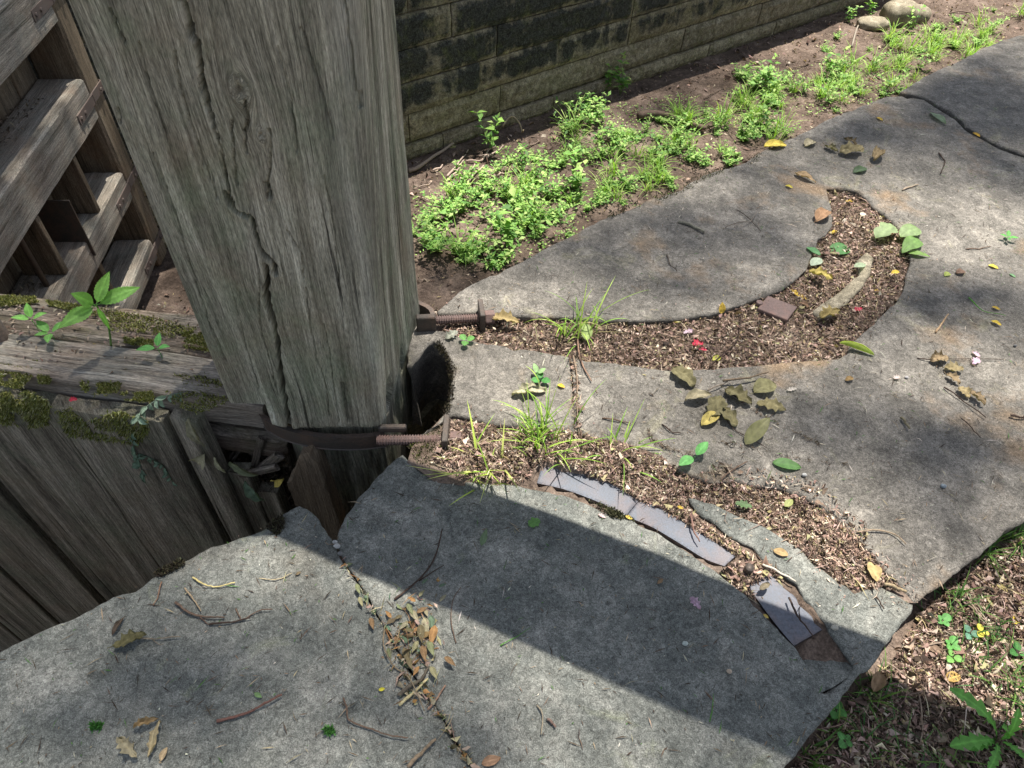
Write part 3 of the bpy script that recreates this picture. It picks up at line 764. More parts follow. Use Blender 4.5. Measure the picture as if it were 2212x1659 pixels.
# ------------------------------------------------------------------ far chamber wall of coursed blocks
W0 = np.array([-1.227, 6.662, 0]); wa = rad(49.8); WD = np.array([math.sin(wa), math.cos(wa), 0]); WN = np.array([WD[1], -WD[0], 0])
COURSES = [(-2.95, -2.41), (-2.41, -2.22), (-2.22, -1.915), (-1.915, -1.60), (-1.60, -1.285), (-1.285, -.975), (-.975, -.66), (-.66, -.34), (-.34, .0)]
JOINTS = {1: [-.62, .43, 1.97, 3.2, 4.68, 6.1], 2: [-1.0, .05, 1.22, 4.15, 5.7, 7.0], 3: [-.8, .94, 2.03, 3.13, 4.6, 6.2], 4: [-.55, 1.16, 3.13, 4.9, 6.4], 5: [-1.2, .60, 2.52, 4.1, 5.9], 6: [-.9, .14, 1.7, 3.5, 5.3]}
def build_wall():
    V, Fc, C, ST, n0 = [], [], [], [], 0
    lo, hi = -9.0, 14.0
    for ci, (z0, z1) in enumerate(COURSES):
        js = list(JOINTS.get(ci, []))
        if not js: js = [rng.uniform(-1, 0)]
        while js[0] > lo: js.insert(0, js[0] - rng.uniform(.9, 1.7))
        while js[-1] < hi: js.append(js[-1] + rng.uniform(.9, 1.7))
        for a, b in zip(js[:-1], js[1:]):
            ns, nz = max(4, int((b - a) / .055)), max(4, int((z1 - z0) / .045)); g = .007
            s, z = np.meshgrid(np.linspace(a + g, b - g, ns), np.linspace(z0 + g, z1 - g, nz), indexing='ij'); s, z = s.ravel(), z.ravel()
            e = np.minimum(np.minimum(s - a, b - s), np.minimum(z - z0, z1 - z)); r = .02
            o = .022 * np.sqrt(np.maximum(0, 1 - (1 - np.clip((e - g) / r, 0, 1)) ** 2)) + rng.uniform(-.006, .008) + (.045 if ci == 1 else .03 if ci == 0 else 0)
            o += .020 * fbm(np.column_stack([s * 4, z * 6, s * 0 + ci]), 81) + .012 * fbm(np.column_stack([s * 18, z * 25, s * 0 + ci]), 82)
            P = W0 + np.outer(s, WD) + np.outer(o, WN); P[:, 2] = z
            idx = np.arange(ns * nz).reshape(ns, nz) + n0
            Fc += [tuple(q) for q in np.stack([idx[:-1, :-1], idx[1:, :-1], idx[1:, 1:], idx[:-1, 1:]], -1).reshape(-1, 4)]
            rim = list(idx[:, 0]) + list(idx[-1, 1:]) + list(idx[:-1, -1][::-1]) + list(idx[0, 1:-1][::-1])
            V.append(P); k = rng.uniform(.85, 1.12); C.append(np.tile([k, k * rng.uniform(.97, 1.02), k * rng.uniform(.92, 1.02)], (len(P), 1)))
            # the black crust sits on the upper courses and keeps off the block edges
            top = np.clip((z + 1.98) / .2, 0, 1); ST.append(top * (.44 + .36 * np.clip((e - .004) / .035, 0, 1)) + rng.uniform(-.08, .08) * top - .25 * np.clip((s - 3.0) / 2.5, 0, 1)); n0 += len(P)
            back = W0 + np.outer(np.concatenate([[0]]), WD)
            rp = np.vstack(V)[np.array(rim)] if False else P[np.array(rim) - n0 + len(P)]
            q = rp - WN * .06; cur = np.arange(len(rim)) + n0; V.append(q); C.append(np.tile([.6, .58, .5], (len(q), 1))); ST.append(np.full(len(q), .3)); n0 += len(q)
            m = len(rim)
            for j in range(m): Fc.append((rim[j], cur[j], cur[(j + 1) % m], rim[(j + 1) % m]))
    # mortar core behind the joints, and the bulk of the wall
    mb = MB(); boxmb(W0 + WD * 2.5 - WN * 1.02 + [0, 0, -1.5], WD * 11.6, WN * 1.0, np.array([0, 0, 1.49]), mb, .02)
    V.append(mb.v[0]); Fc += [tuple(i + n0 for i in f) for f in mb.f]; C.append(np.tile([.55, .52, .42], (len(mb.v[0]), 1))); ST.append(np.full(len(mb.v[0]), .1))
    return mesh('stone_wall', np.vstack(V), Fc, MT['wallstone'], attrs=dict(stain=np.concatenate(ST)), cols=np.vstack(C), smooth=False)
tag(build_wall(), 'long wall of squared sandstone blocks stained black above, across the chamber floor', 'wall')

# ------------------------------------------------------------------ coping outlines (grid points)
HOLE = [(905, 690), (884, 720), (880, 790), (890, 790), (908, 768), (925, 742), (938, 735), (955, 746), (967, 765), (974, 790), (976, 815), (974, 842), (968, 868), (958, 892), (942, 914), (924, 926), (906, 934)]
G1LOW = [(960, 714), (1000, 726), (1054, 743), (1104, 750), (1171, 761), (1231, 770), (1271, 780), (1321, 783), (1354, 790), (1421, 796), (1451, 800), (1500, 797), (1558, 794), (1641, 789), (1708, 781), (1758, 778), (1808, 774), (1830, 762), (1841, 737), (1875, 708), (1908, 678), (1935, 654), (1951, 628), (1961, 594), (1968, 561), (1966, 528), (1950, 492), (1918, 467), (1891, 447), (1872, 428), (1851, 412), (1821, 407)]
G1UP = [(1785, 407), (1788, 420), (1796, 443), (1798, 483), (1785, 507), (1768, 514), (1755, 544), (1743, 580), (1721, 601), (1688, 624), (1635, 644), (1575, 664), (1551, 674), (1508, 681), (1475, 686), (1421, 690), (1371, 692), (1304, 691), (1237, 687), (1171, 684), (1104, 680), (1054, 676), (1000, 676), (950, 677)]
CHAM = [(944, 670), (967, 650), (1004, 620), (1037, 603), (1071, 590), (1130, 563), (1179, 533), (1206, 520), (1246, 503), (1273, 487), (1313, 467), (1349, 457), (1383, 440), (1403, 430), (1446, 417), (1473, 410), (1486, 397), (1523, 377), (1575, 362), (1611, 350), (1635, 333), (1675, 313), (1715, 297), (1748, 280), (1791, 257), (1838, 237), (1875, 223), (1918, 208), (1934, 208)]
JF = [(1945, 207), (1995, 215), (2025, 234), (2058, 254), (2091, 284), (2125, 304), (2158, 321), (2191, 334), (2212, 340), (2330, 392), (2520, 470)]
JF2 = [(1943, 197), (1952, 200), (1997, 209), (2030, 228), (2063, 248), (2096, 278), (2130, 297), (2163, 314), (2212, 332), (2340, 384), (2530, 462)]
CHAM2 = [(1995, 167), (2041, 143), (2075, 130), (2125, 103), (2175, 83), (2212, 72), (2300, 32), (2450, -40)]
DLOW = [(1978, 1300), (1971, 1291), (1955, 1274), (1925, 1244), (1905, 1226), (1885, 1200), (1858, 1170), (1835, 1144), (1795, 1108), (1740, 1074), (1680, 1052), (1600, 1040), (1540, 1040), (1475, 1020), (1404, 990), (1330, 962), (1247, 938)]
GSEAM = [(1247, 938), (1243, 900), (1240, 850), (1236, 800), (1232, 771)]
GLOW = [(1237, 934), (1200, 930), (1140, 922), (1087, 920), (1040, 908), (977, 896), (950, 912), (930, 936), (906, 934)]
BACKE = [(2420, 985), (2300, 1072), (2212, 1124), (2175, 1143), (2151, 1166), (2125, 1193), (2101, 1209), (2058, 1246), (2008, 1283), (1984, 1300)]
CRK = [(721, 1172), (717, 1169), (730, 1193), (745, 1216), (762, 1246), (788, 1283), (805, 1313), (825, 1346), (845, 1383), (868, 1422), (892, 1459), (918, 1499), (939, 1526), (962, 1559), (979, 1589), (998, 1626), (1009, 1640), (1022, 1660), (1050, 1720), (1080, 1800)]
AEDGE = [(-420, 1640), (-250, 1545), (-120, 1478), (0, 1404), (37, 1388), (87, 1364), (117, 1349), (160, 1333), (187, 1319), (217, 1303), (240, 1289), (263, 1279), (290, 1274), (307, 1263), (330, 1243), (360, 1234), (383, 1223), (400, 1209), (430, 1193), (457, 1179), (493, 1169), (520, 1161), (547, 1154), (567, 1143), (587, 1131), (607, 1111), (627, 1097), (647, 1091), (664, 1096), (676, 1107), (691, 1127), (707, 1153)]
BLEFT = [(724, 1166), (737, 1131), (742, 1117), (757, 1101), (767, 1081), (791, 1057), (807, 1034), (831, 1011), (854, 987), (867, 979), (881, 991), (907, 1014), (935, 1026)]
BLOW = [(954, 1030), (1020, 1036), (1106, 1045), (1156, 1055), (1216, 1068), (1266, 1088), (1300, 1102), (1346, 1118), (1373, 1128), (1423, 1152), (1456, 1175), (1489, 1195), (1523, 1218), (1549, 1238), (1579, 1258), (1613, 1285), (1639, 1315), (1673, 1352), (1699, 1382), (1716, 1398), (1741, 1433), (1765, 1469), (1778, 1492)]
RECE = [(1800, 1478), (1825, 1460), (1846, 1440)]
TLOW = [(1845, 1434), (1808, 1379), (1781, 1339), (1765, 1319), (1739, 1292), (1723, 1262), (1690, 1240), (1653, 1216), (1626, 1182), (1579, 1160), (1549, 1133), (1506, 1106), (1486, 1075)]
TUP = [(1500, 1072), (1539, 1085), (1589, 1108), (1639, 1132), (1689, 1158), (1733, 1188), (1773, 1222), (1813, 1255), (1845, 1272), (1880, 1272), (1905, 1266), (1941, 1284), (1974, 1304)]
BOUT = [(1971, 1319), (1941, 1359), (1925, 1383), (1905, 1416), (1881, 1443), (1851, 1463), (1821, 1499), (1795, 1533), (1768, 1566), (1748, 1596), (1728, 1623), (1701, 1653), (1660, 1710), (1620, 1780), (1560, 1880), (1100, 1880)]
def near(I): return np.ones(len(I), bool)

crkB = [(x + 5, y + 1) for x, y in CRK[2:-1]]
slabs = []; slabs_o = []; DEFER = []
def slab(name, pts, label, step=.0125, mat='coping', **kw):
    z = A2(pts); V, Fc = slab_mesh(z, step, **kw)
    o = mesh(name, V, Fc, MT[mat]); tag(o, label, 'stone slab', 'coping stones of the lock wall'); slabs.append(z); slabs_o.append(o); return o
slab('coping_stone', AEDGE + CRK[1:] + [(1040, 1990), (-200, 2300), (-900, 2300)], 'broad coping stone in the lower left corner, beside the gate planks', .0125, seed=210, wav=.006, mat='front')
slab('coping_stone', BLEFT + BLOW + RECE + TLOW + TUP + BOUT + [(1085, 1800)] + crkB[::-1], 'coping stone with the curved iron bar let into it, in the beam shadow', .0115, seed=220, mat='front')
def z_rec(v):
    gx, gy = to_grid(np.column_stack([v, np.zeros(len(v))])); p = np.column_stack([v, np.zeros(len(v))])
    return -.034 + .0335 * np.clip((gy - 1385) / 80, 0, 1) ** 1.2 + .004 * fbm(p * 30, 303)
_b = slabs_o[-1]
def recess():
    pts = A2([(1700, 1380), (1760, 1340), (1800, 1372), (1850, 1438), (1830, 1464), (1800, 1484), (1774, 1496), (1735, 1425)]); o = sheet('recess_floor', pts, z_rec, .012, MT['front'], None)
    b = _b; o.parent = b; o.location = o.location - b.location
DEFER.append(recess)
slab('coping_stone', CHAM + JF + [(2560, 700)] + BACKE + DLOW + GSEAM[1:] + G1LOW[5:] + G1UP, 'largest coping stone with a curved litter groove cut through it', .0150, seed=230)
slab('coping_stone', HOLE + GLOW[-3::-1] + [(1244, 936), (1241, 900), (1238, 850), (1234, 800), (1230.5, 771)] + G1LOW[4::-1] + [(930, 706)], 'small coping stone hollowed out round the foot of the post', .0105, seed=240)
slab('coping_stone', JF2 + [(2620, 300), (2560, 40)] + CHAM2[::-1], 'shaded coping stone beyond the open joint, upper right corner', .018, seed=250)
# stones off the picture on both sides keep the lock wall going
wx = at(2500., 480., 0)[:2]; 

# masonry under the coping, and the beds of earth that fill its grooves
def prism(name, poly, z0, z1, mat, label=None, cat=None, kind=None):
    B = resample(poly, .12); n = len(B)
    V = np.vstack([np.column_stack([B, np.full(n, z1)]), np.column_stack([B, np.full(n, z0)])])
    r = delaunay_2d_cdt([Vector(p) for p in B], [], [list(range(n))], 1, 1e-5); v2 = np.array([list(p) for p in r[0]])
    if len(v2) != n: V = np.vstack([np.column_stack([v2, np.full(len(v2), z1)]), np.column_stack([v2, np.full(len(v2), z0)])]); n = len(v2)
    Fc = [tuple(t) for t in r[2]] + [tuple(i + n for i in t)[::-1] for t in r[2]]
    o0 = len(V); nb = len(B); V = np.vstack([V, np.column_stack([B, np.full(nb, z1)]), np.column_stack([B, np.full(nb, z0)])])
    for a in range(nb):
        b = (a + 1) % nb; Fc.append((o0 + a, o0 + b, o0 + nb + b, o0 + nb + a))
    o = mesh(name, V, Fc, mat, smooth=False, cols=np.tile([.8, .78, .7], (len(V), 1)), attrs=dict(stain=np.full(len(V), .2)))
    return tag(o, label, cat, kind=kind)
inner = A2(AEDGE[3:] + BLEFT[1:11] + [(890, 945), (906, 936)] + HOLE[::-1][1:12] + [(900, 770), (850, 790), (850, 720), (885, 690), (944, 668)] + CHAM[1:] + CHAM2)
lw = np.vstack([inner, [[6.0, 6.6], [6.0, -2.5], [-2.0, -2.5], [-2.0, 0.0]]])
cN = lw.mean(0)
prism('lock_wall', lw, -2.9, -.296, MT['wallstone'], 'masonry of the near lock wall under the coping stones', 'wall')

def sheet(name, poly, zf, step, mat, kind='structure', label=None):
    B = resample(poly, step); n = len(B); lo, hi = B.min(0), B.max(0)
    gx, gy = np.meshgrid(np.arange(lo[0], hi[0], step), np.arange(lo[1], hi[1], step)); I = np.column_stack([gx.ravel(), gy.ravel()]) + rng.uniform(-.2, .2, (gx.size, 2)) * step
    I = I[inside(I, B)]; I = I[seg_dist(I, B, np.roll(B, -1, 0)) > step * .5]
    r = delaunay_2d_cdt([Vector(p) for p in np.vstack([B, I])], [], [list(range(n))], 1, 1e-5); v = np.array([list(p) for p in r[0]]); Fc = []
    for t in r[2]:
        a, b, c = (v[i] for i in t); Fc.append(tuple(t) if (b[0] - a[0]) * (c[1] - a[1]) - (b[1] - a[1]) * (c[0] - a[0]) > 0 else tuple(t)[::-1])
    o = mesh(name, np.column_stack([v, zf(v)]), Fc, mat); return tag(o, label, kind=kind)
def z_groove(v):
    p = np.column_stack([v, np.zeros(len(v))])
    return -.024 + .010 * fbm(p * 6, 301) + .005 * fbm(p * 25, 302)
for f_ in DEFER: f_()
D1 = G1LOW + G1UP                                              # the upper, U-shaped groove
sheet('groove_soil', A2([(930, 720), (920, 690)] + [(x + 6, y + 5) for x, y in G1LOW] + [(x, y - 5) for x, y in G1UP]), z_groove, .02, MT['bank'])
D2 = [(890, 960), (960, 885), (1090, 900), (1240, 920), (1330, 950), (1480, 1005), (1600, 1028), (1690, 1040), (1750, 1065), (1850, 1140), (1915, 1205), (1960, 1265), (1985, 1300), (1930, 1300), (1845, 1290), (1855, 1445), (1780, 1505), (1700, 1395), (1560, 1260), (1400, 1150), (1266, 1100), (1110, 1060), (940, 1042), (880, 1000)]
BARS = [[(1160, 1042), (1220, 1056), (1290, 1082), (1350, 1112), (1410, 1138), (1465, 1170), (1522, 1205), (1566, 1222), (1590, 1200), (1545, 1170), (1490, 1134), (1430, 1098), (1378, 1078), (1310, 1040), (1240, 1018), (1172, 1004)], [(1616, 1262), (1645, 1305), (1675, 1345), (1716, 1394), (1780, 1358), (1735, 1305), (1700, 1270), (1668, 1236)]]
def z_g2(v):
    gx, gy = to_grid(np.column_stack([v, np.zeros(len(v))])); z = z_groove(v)
    fill = np.exp(-(((gx - 1250) / 330) ** 2 + ((gy - 985) / 60) ** 2)) * .026 + np.exp(-(((gx - 1790) / 110) ** 2 + ((gy - 1170) / 60) ** 2)) * .022
    end = np.clip((gx - 1690) / 90, 0, 1) * np.clip((gy - 1370) / 60, 0, 1)
    bar_ = np.exp(-((gy - np.interp(gx, [1150, 1270, 1380, 1480, 1590, 1700], [1020, 1050, 1092, 1140, 1205, 1310])) / 75) ** 2) * .016
    z = z + fill + bar_
    for B_ in BARS: z = np.where(inside(v, A2(B_)), np.minimum(z, -.026), z)
    return z
sheet('groove_soil', A2(D2), z_g2, .014, MT['bank'])

sheet('pocket_soil', np.array([[-.80, .98], [-.10, 1.02], [-.10, 1.60], [-.42, 1.72], [-.60, 1.60]]), lambda v: -.62 + .03 * fbm(np.column_stack([v * 9, np.zeros(len(v))]), 305), .03, MT['bank'])
# bank on the landward side, chamber floor, and the ground beyond the far wall
edge = A2([(1100, 1900), (1560, 1870), (1640, 1690), (1740, 1570), (1860, 1440), (1960, 1310), (2080, 1205), (2200, 1110), (2420, 965)])
def z_bank(v):
    p = np.column_stack([v, np.zeros(len(v))]); gx = v @ np.array([.64, -.77])
    return -.105 + .022 * fbm(p * 2.2, 311) + .012 * fbm(p * 9, 312) - .02 * np.clip(gx - .2, 0, 3) * .2
nearp = np.vstack([edge[::-1] , [[edge[0][0], -.6], [.4, -1.6], [2.6, -1.6], [3.4, .4], [3.1, 1.9]]])
sheet('ground', np.vstack([edge, A2([(2540, 760), (2530, 480), (2600, 300), (2560, 45)]), [[5.6, 6.4], [5.6, -1.4], [-.2, -1.4]]]), z_bank, .036, MT['bank'])
sheet('ground', np.array([[5.58, -1.38], [5.58, 6.4], [40, 40], [40, -40], [-40, -40], [-40, -26], [-2.2, -1.2], [-.22, -1.38]]), lambda v: np.full(len(v), -.12), 2.0, MT['bank'])
def z_floor(v):
    p = np.column_stack([v, np.zeros(len(v))])
    return -2.4 + .05 * fbm(p * 1.1, 321) + .02 * fbm(p * 5, 322) + .01 * fbm(p * 16, 323)
def wl(s, o): q = W0 + WD * s + WN * o; return q[:2]
sheet('chamber_floor', np.array([wl(-1.4, -.02), wl(12, -.02), wl(12, 5.2), wl(-1.4, 5.2)]), z_floor, .075, MT['soil'])
sheet('chamber_floor', np.array([wl(-30, -.02), wl(-1.42, -.02), wl(-1.42, 6.4), wl(-30, 6.4)]), z_floor, .5, MT['soil'])
sheet('chamber_floor', np.array([wl(12.02, -.02), wl(45, -.02), wl(45, 5.6), wl(12.02, 5.6)]), z_floor, .6, MT['soil'])
sheet('ground', np.array([wl(-40, -1.9), wl(45, -1.9), wl(45, -40), wl(-40, -40)]), lambda v: np.full(len(v), -.15), 3.0, MT['bank'])

# ------------------------------------------------------------------ loose leaves, petals, twigs (each a thing)
def half_width(u, shape):
    if shape == 'oval': return np.sin(np.pi * u ** .85) ** .75 * .5
    if shape == 'lance': return np.sin(np.pi * u ** .7) ** 1.1 * .5
    if shape == 'round': return np.sin(np.pi * u ** .9) ** .55 * .5
    if shape == 'ragged': return np.sin(np.pi * u ** .8) ** .7 * (.5 + .14 * np.sin(u * 23) + .08 * np.sin(u * 41 + 1))
    if shape == 'toothed': return np.sin(np.pi * u ** .75) ** .9 * .5 * (1 - .16 * ((u * 11) % 1))
    if shape == 'lobed': return np.sin(np.pi * u ** .9) ** .6 * (.36 + .22 * np.abs(np.sin(u * 8.5)))
    return np.sin(np.pi * u) * .5

def leaf_geo(base, tip, W, shape, col, roll=.3, arch=.08, crump=.02, twist=0.0, up=(0, 0, 1), nu=19, nv=9, seed=0, rib=1.25):
    base, tip = np.asarray(base, float), np.asarray(tip, float); L = np.linalg.norm(tip - base); d = (tip - base) / L
    sd = unit(np.cross(np.asarray(up, float), d)); u3 = np.cross(d, sd)
    if shape == 'toothed': nu = 45
    u, v = np.meshgrid(np.linspace(0, 1, nu), np.linspace(-1, 1, nv), indexing='ij'); u, v = u.ravel(), v.ravel()
    hw = np.maximum(half_width(u, shape), .012) * W
    th = roll * v + twist * (u - .5)
    rr = hw / max(abs(roll), 1e-3)
    if abs(roll) > 1e-3: x = rr * np.sin(roll * v); z = rr * (1 - np.cos(roll * v)) * np.sign(roll)
    else: x = hw * v; z = 0 * v
    c, s = np.cos(twist * (u - .5)), np.sin(twist * (u - .5)); x, z = x * c - z * s, x * s + z * c
    nz = fbm(np.column_stack([u * 5, v * 3 * W / L * 2, 0 * u + seed]), seed)
    z = z + arch * L * 4 * u * (1 - u) + crump * L * nz * 2 + .05 * W * np.exp(-(v / .12) ** 2) * .4
    P = base + np.outer(u * L, d) + np.outer(x, sd) + np.outer(z, u3)
    k = 1 + .25 * fbm(np.column_stack([u * 6, v * 4, 0 * u + seed + 3]), seed + 1) + (rib - 1) * np.exp(-(v / .10) ** 2) - .10 * (np.abs(np.sin(u * 34 + np.abs(v) * 5)) < .22)
    C = np.clip(np.outer(k, col), 0, 1)
    i = np.arange(nu * nv).reshape(nu, nv)
    return P, [tuple(q) for q in np.stack([i[:-1, :-1], i[1:, :-1], i[1:, 1:], i[:-1, 1:]], -1).reshape(-1, 4)], C

_ls = [1000]
def leaf(b, t, wr, shape, col, label, cat='leaf', mat='dry', z=.002, zt=None, roll=.35, arch=.06, crump=.03, twist=.3, group=None, name='fallen_leaf', up=(0, 0, 1), stalk=0.0):
    _ls[0] += 1; col = np.array(col) * .84 + np.array([.15, .13, .08]) * .10
    B, T = at(float(b[0]), float(b[1]), z), at(float(t[0]), float(t[1]), z if zt is None else zt)
    L = np.linalg.norm(T - B); P, Fc, C = leaf_geo(B, T, L * wr, shape, col, roll, arch, crump, twist, up, seed=_ls[0])
    if zt is None: P[:, 2] += z + .001 - P[:, 2].min()
    mb = MB().add(P, Fc, None, C)
    if stalk:
        d = unit(B - T); tube(smooth_path([P[4] + d * 0, P[4] + d * L * stalk * .5 + [0, 0, .002], P[4] + d * L * stalk + np.array([.004, .003, 0])], 4), .0009, mb, 5, c=np.array(col) * .8)
    return tag(mb.build(name, MT[mat]), label, cat, group)

TW_D, TW_M, TW_L = (.055, .038, .030), (.12, .082, .060), (.30, .24, .17)
def twig(pts, r, label, col=TW_M, z=0.0, name='twig', taper=.6, hump=.004, side=None, group=None, cat='twig'):
    r = r * .78
    q = np.array([at(float(x), float(y), z) for x, y in pts]); q = smooth_path(q, 7); n = len(q)
    q[:, 2] = z + r + .001 + hump * np.abs(np.sin(np.linspace(0, 5.5, n))); q[:, :2] += rng.normal(0, r * .14, (n, 2))
    rr = np.linspace(r, r * taper, n) * rng.uniform(.85, 1.15, n); mb = tube(q, rr, None, 7, .12, col)
    for sp in (side or []):
        tube(smooth_path([at(float(x), float(y), z + r) for x, y in sp], 5), r * .6, mb, 5, .1, col, .5)
    return tag(mb.build(name, MT['twig']), label, cat, group)

OLIVE, TAN, PALE, RUSTY, YEL, GRN, DGRN, PGRN = (.17, .155, .085), (.28, .21, .13), (.36, .32, .22), (.30, .13, .06), (.58, .40, .07), (.10, .26, .05), (.06, .17, .06), (.30, .42, .20)
DRY = [  # base, tip, width ratio, shape, colour, roll, crumple, label
    ((1450, 800), (1500, 838), .62, 'lobed', OLIVE, .5, .10, 'curled olive dry leaf at the upper left of the dry cluster on the big slab'),
    ((1478, 868), (1535, 858), .55, 'oval', PALE, 1.2, .07, 'pale dry leaf rolled up at its edges, left end of the dry leaf cluster'),
    ((1533, 905), (1556, 862), .6, 'lobed', OLIVE, .6, .09, 'dry olive leaf with an orange spotted stalk in the middle of the dry cluster'),
    ((1565, 845), (1622, 878), .6, 'ragged', OLIVE, .7, .10, 'large crumpled olive leaf in the centre of the dry cluster'),
    ((1628, 850), (1674, 833), .75, 'oval', (.22, .21, .11), .5, .06, 'rounded olive leaf at the top right of the dry cluster'),
    ((1632, 876), (1696, 888), .5, 'ragged', (.24, .21, .11), .4, .06, 'long flat olive leaf at the right end of the dry cluster'),
    ((1552, 885), (1590, 925), .6, 'lobed', OLIVE, .8, .10, 'twisted lobed leaf at the bottom of the dry cluster'),
    ((1515, 922), (1553, 893), .5, 'oval', (.45, .37, .12), .5, .05, 'yellowing dry leaf at the lower left of the dry cluster'),
    ((2008, 782), (2045, 778), .7, 'ragged', TAN, .9, .12, 'crumpled tan leaf, first of the chain of curled leaves on the right of the slab'),
    ((2038, 800), (2078, 802), .7, 'ragged', (.28, .23, .13), .8, .12, 'dark edged crumpled leaf, second of the chain of curled leaves'),
    ((2042, 812), (2072, 832), .6, 'ragged', TAN, 1.0, .12, 'small rolled tan leaf in the middle of the chain of curled leaves'),
    ((2068, 840), (2092, 862), .8, 'ragged', (.36, .29, .16), .8, .12, 'pale crumpled leaf near the end of the chain of curled leaves'),
    ((2092, 850), (2125, 878), .55, 'ragged', TAN, 1.0, .12, 'narrow curled leaf at the end of the chain of curled leaves'),
    ((1780, 318), (1808, 330), .6, 'ragged', OLIVE, .8, .1, 'small olive leaf at the left of the upper heap of dry leaves'),
    ((1812, 335), (1862, 328), .6, 'lobed', (.27, .23, .13), .6, .1, 'broad dry leaf in the middle of the upper heap of dry leaves'),
    ((1822, 303), (1850, 318), .55, 'ragged', (.16, .12, .07), .9, .1, 'dark dry leaf at the top of the upper heap of dry leaves'),
    ((1885, 352), (1902, 330), .5, 'oval', (.25, .19, .11), .9, .08, 'rolled brown leaf at the right of the upper heap of dry leaves'),
    ((1715, 376), (1762, 396), .42, 'lance', (.38, .27, .16), .9, .05, 'long tan leaf by the tip of the curved groove'),
    ((1762, 480), (1788, 458), .6, 'oval', (.33, .20, .12), .7, .04, 'ribbed reddish brown leaf beside the inner edge of the curved groove'),
    ((1725, 655), (1748, 665), .5, 'oval', (.24, .15, .10), .9, .05, 'brown leaf scrap'),
    ((1738, 318), (1758, 308), .7, 'round', PALE, .6, .06, 'pale papery leaf scrap near the chamber edge of the slab'),
    ((1826, 824), (1842, 818), .7, 'round', (.30, .20, .09), .8, .06, 'small round brown leaf alone on the right of the big slab'),
    ((2064, 593), (2083, 588), .7, 'oval', (.20, .13, .10), .6, .06, 'small dark brown leaf right of the curved groove'),
    ((1745, 590), (1796, 608), .5, 'ragged', (.40, .33, .10), .7, .09, 'yellow brown crumpled leaf beside the stone lying in the groove'),
    ((1770, 690), (1812, 672), .55, 'ragged', (.24, .19, .08), 1.0, .1, 'curled olive leaf at the lower end of the stone in the groove'),
    ((1640, 1275), (1662, 1262), .5, 'oval', (.20, .17, .12), .7, .05, 'small grey leaf next to the upright bolt'),
    ((1878, 1215), (1893, 1258), .62, 'oval', (.40, .31, .15), .4, .06, 'tan leaf lying in the litter by the stone joint'),
    ((1670, 1190), (1702, 1200), .6, 'round', (.34, .24, .12), .2, .03, 'flat buff leaf on the stone tongue'),
    ((243, 1374), (272, 1332), .35, 'lance', (.075, .055, .045), 1.2, .05, 'dark brown rolled leaf near the gate edge of the corner stone'),
    ((250, 1402), (318, 1372), .55, 'ragged', (.15, .14, .07), 1.1, .12, 'folded olive leaf like a scrap of cloth on the corner stone'),
    ((262, 1598), (300, 1640), .45, 'ragged', PALE, 1.0, .14, 'pale skeletal leaf at the bottom of the corner stone'),
    ((325, 1640), (350, 1560), .26, 'ragged', (.40, .33, .20), 1.2, .12, 'long curled pale leaf standing on edge near the bottom of the corner stone'),
    ((290, 1575), (345, 1555), .35, 'ragged', (.34, .24, .13), 1.2, .12, 'curled tan leaf at the upper end of the pale leaf remains'),
    ((348, 1645), (362, 1615), .6, 'oval', (.42, .32, .20), .9, .06, 'small pinkish tan leaf at the bottom edge of the picture'),
    ((640, 1243), (650, 1236), .7, 'oval', (.17, .13, .08), .8, .04, 'tiny brown leaf on a long pale stalk on the corner stone'),
    ((1040, 1652), (1082, 1638), .5, 'oval', (.36, .22, .14), .5, .05, 'pinkish brown leaf in the joint at the bottom of the picture'),
    ((1105, 856), (1180, 846), .4, 'ragged', (.36, .34, .24), 1.2, .08, 'pale rolled leaf under the clover sprig on the small hollowed stone'),
    ((1062, 690), (1122, 700), .55, 'ragged', (.40, .31, .15), .9, .08, 'buff dry leaf behind the far washer plate'),
    ((965, 735), (988, 718), .6, 'ragged', (.34, .36, .30), .5, .1, 'grey green lichen crusted scrap by the far iron rod'),
    ((1420, 1262), (1432, 1252), .5, 'oval', (.3, .2, .12), .6, .04, 'brown leaf scrap lying in the beam shadow'),
]
for b, t, wr, sh, c, ro, cr, lb in DRY:
    leaf(b, t, wr, sh, c, 'small brown leaf by the square iron plate in the groove' if lb == 'brown leaf scrap' else lb, roll=ro, crump=cr, arch=.10, stalk=.25 if wr > .54 else 0)
leaf((1884, 1496), (1900, 1452), .62, 'oval', (.33, .22, .13), 'ribbed brown leaf curled against the corner stone on the bank', roll=1.0, crump=.05, z=-.085, arch=.2)
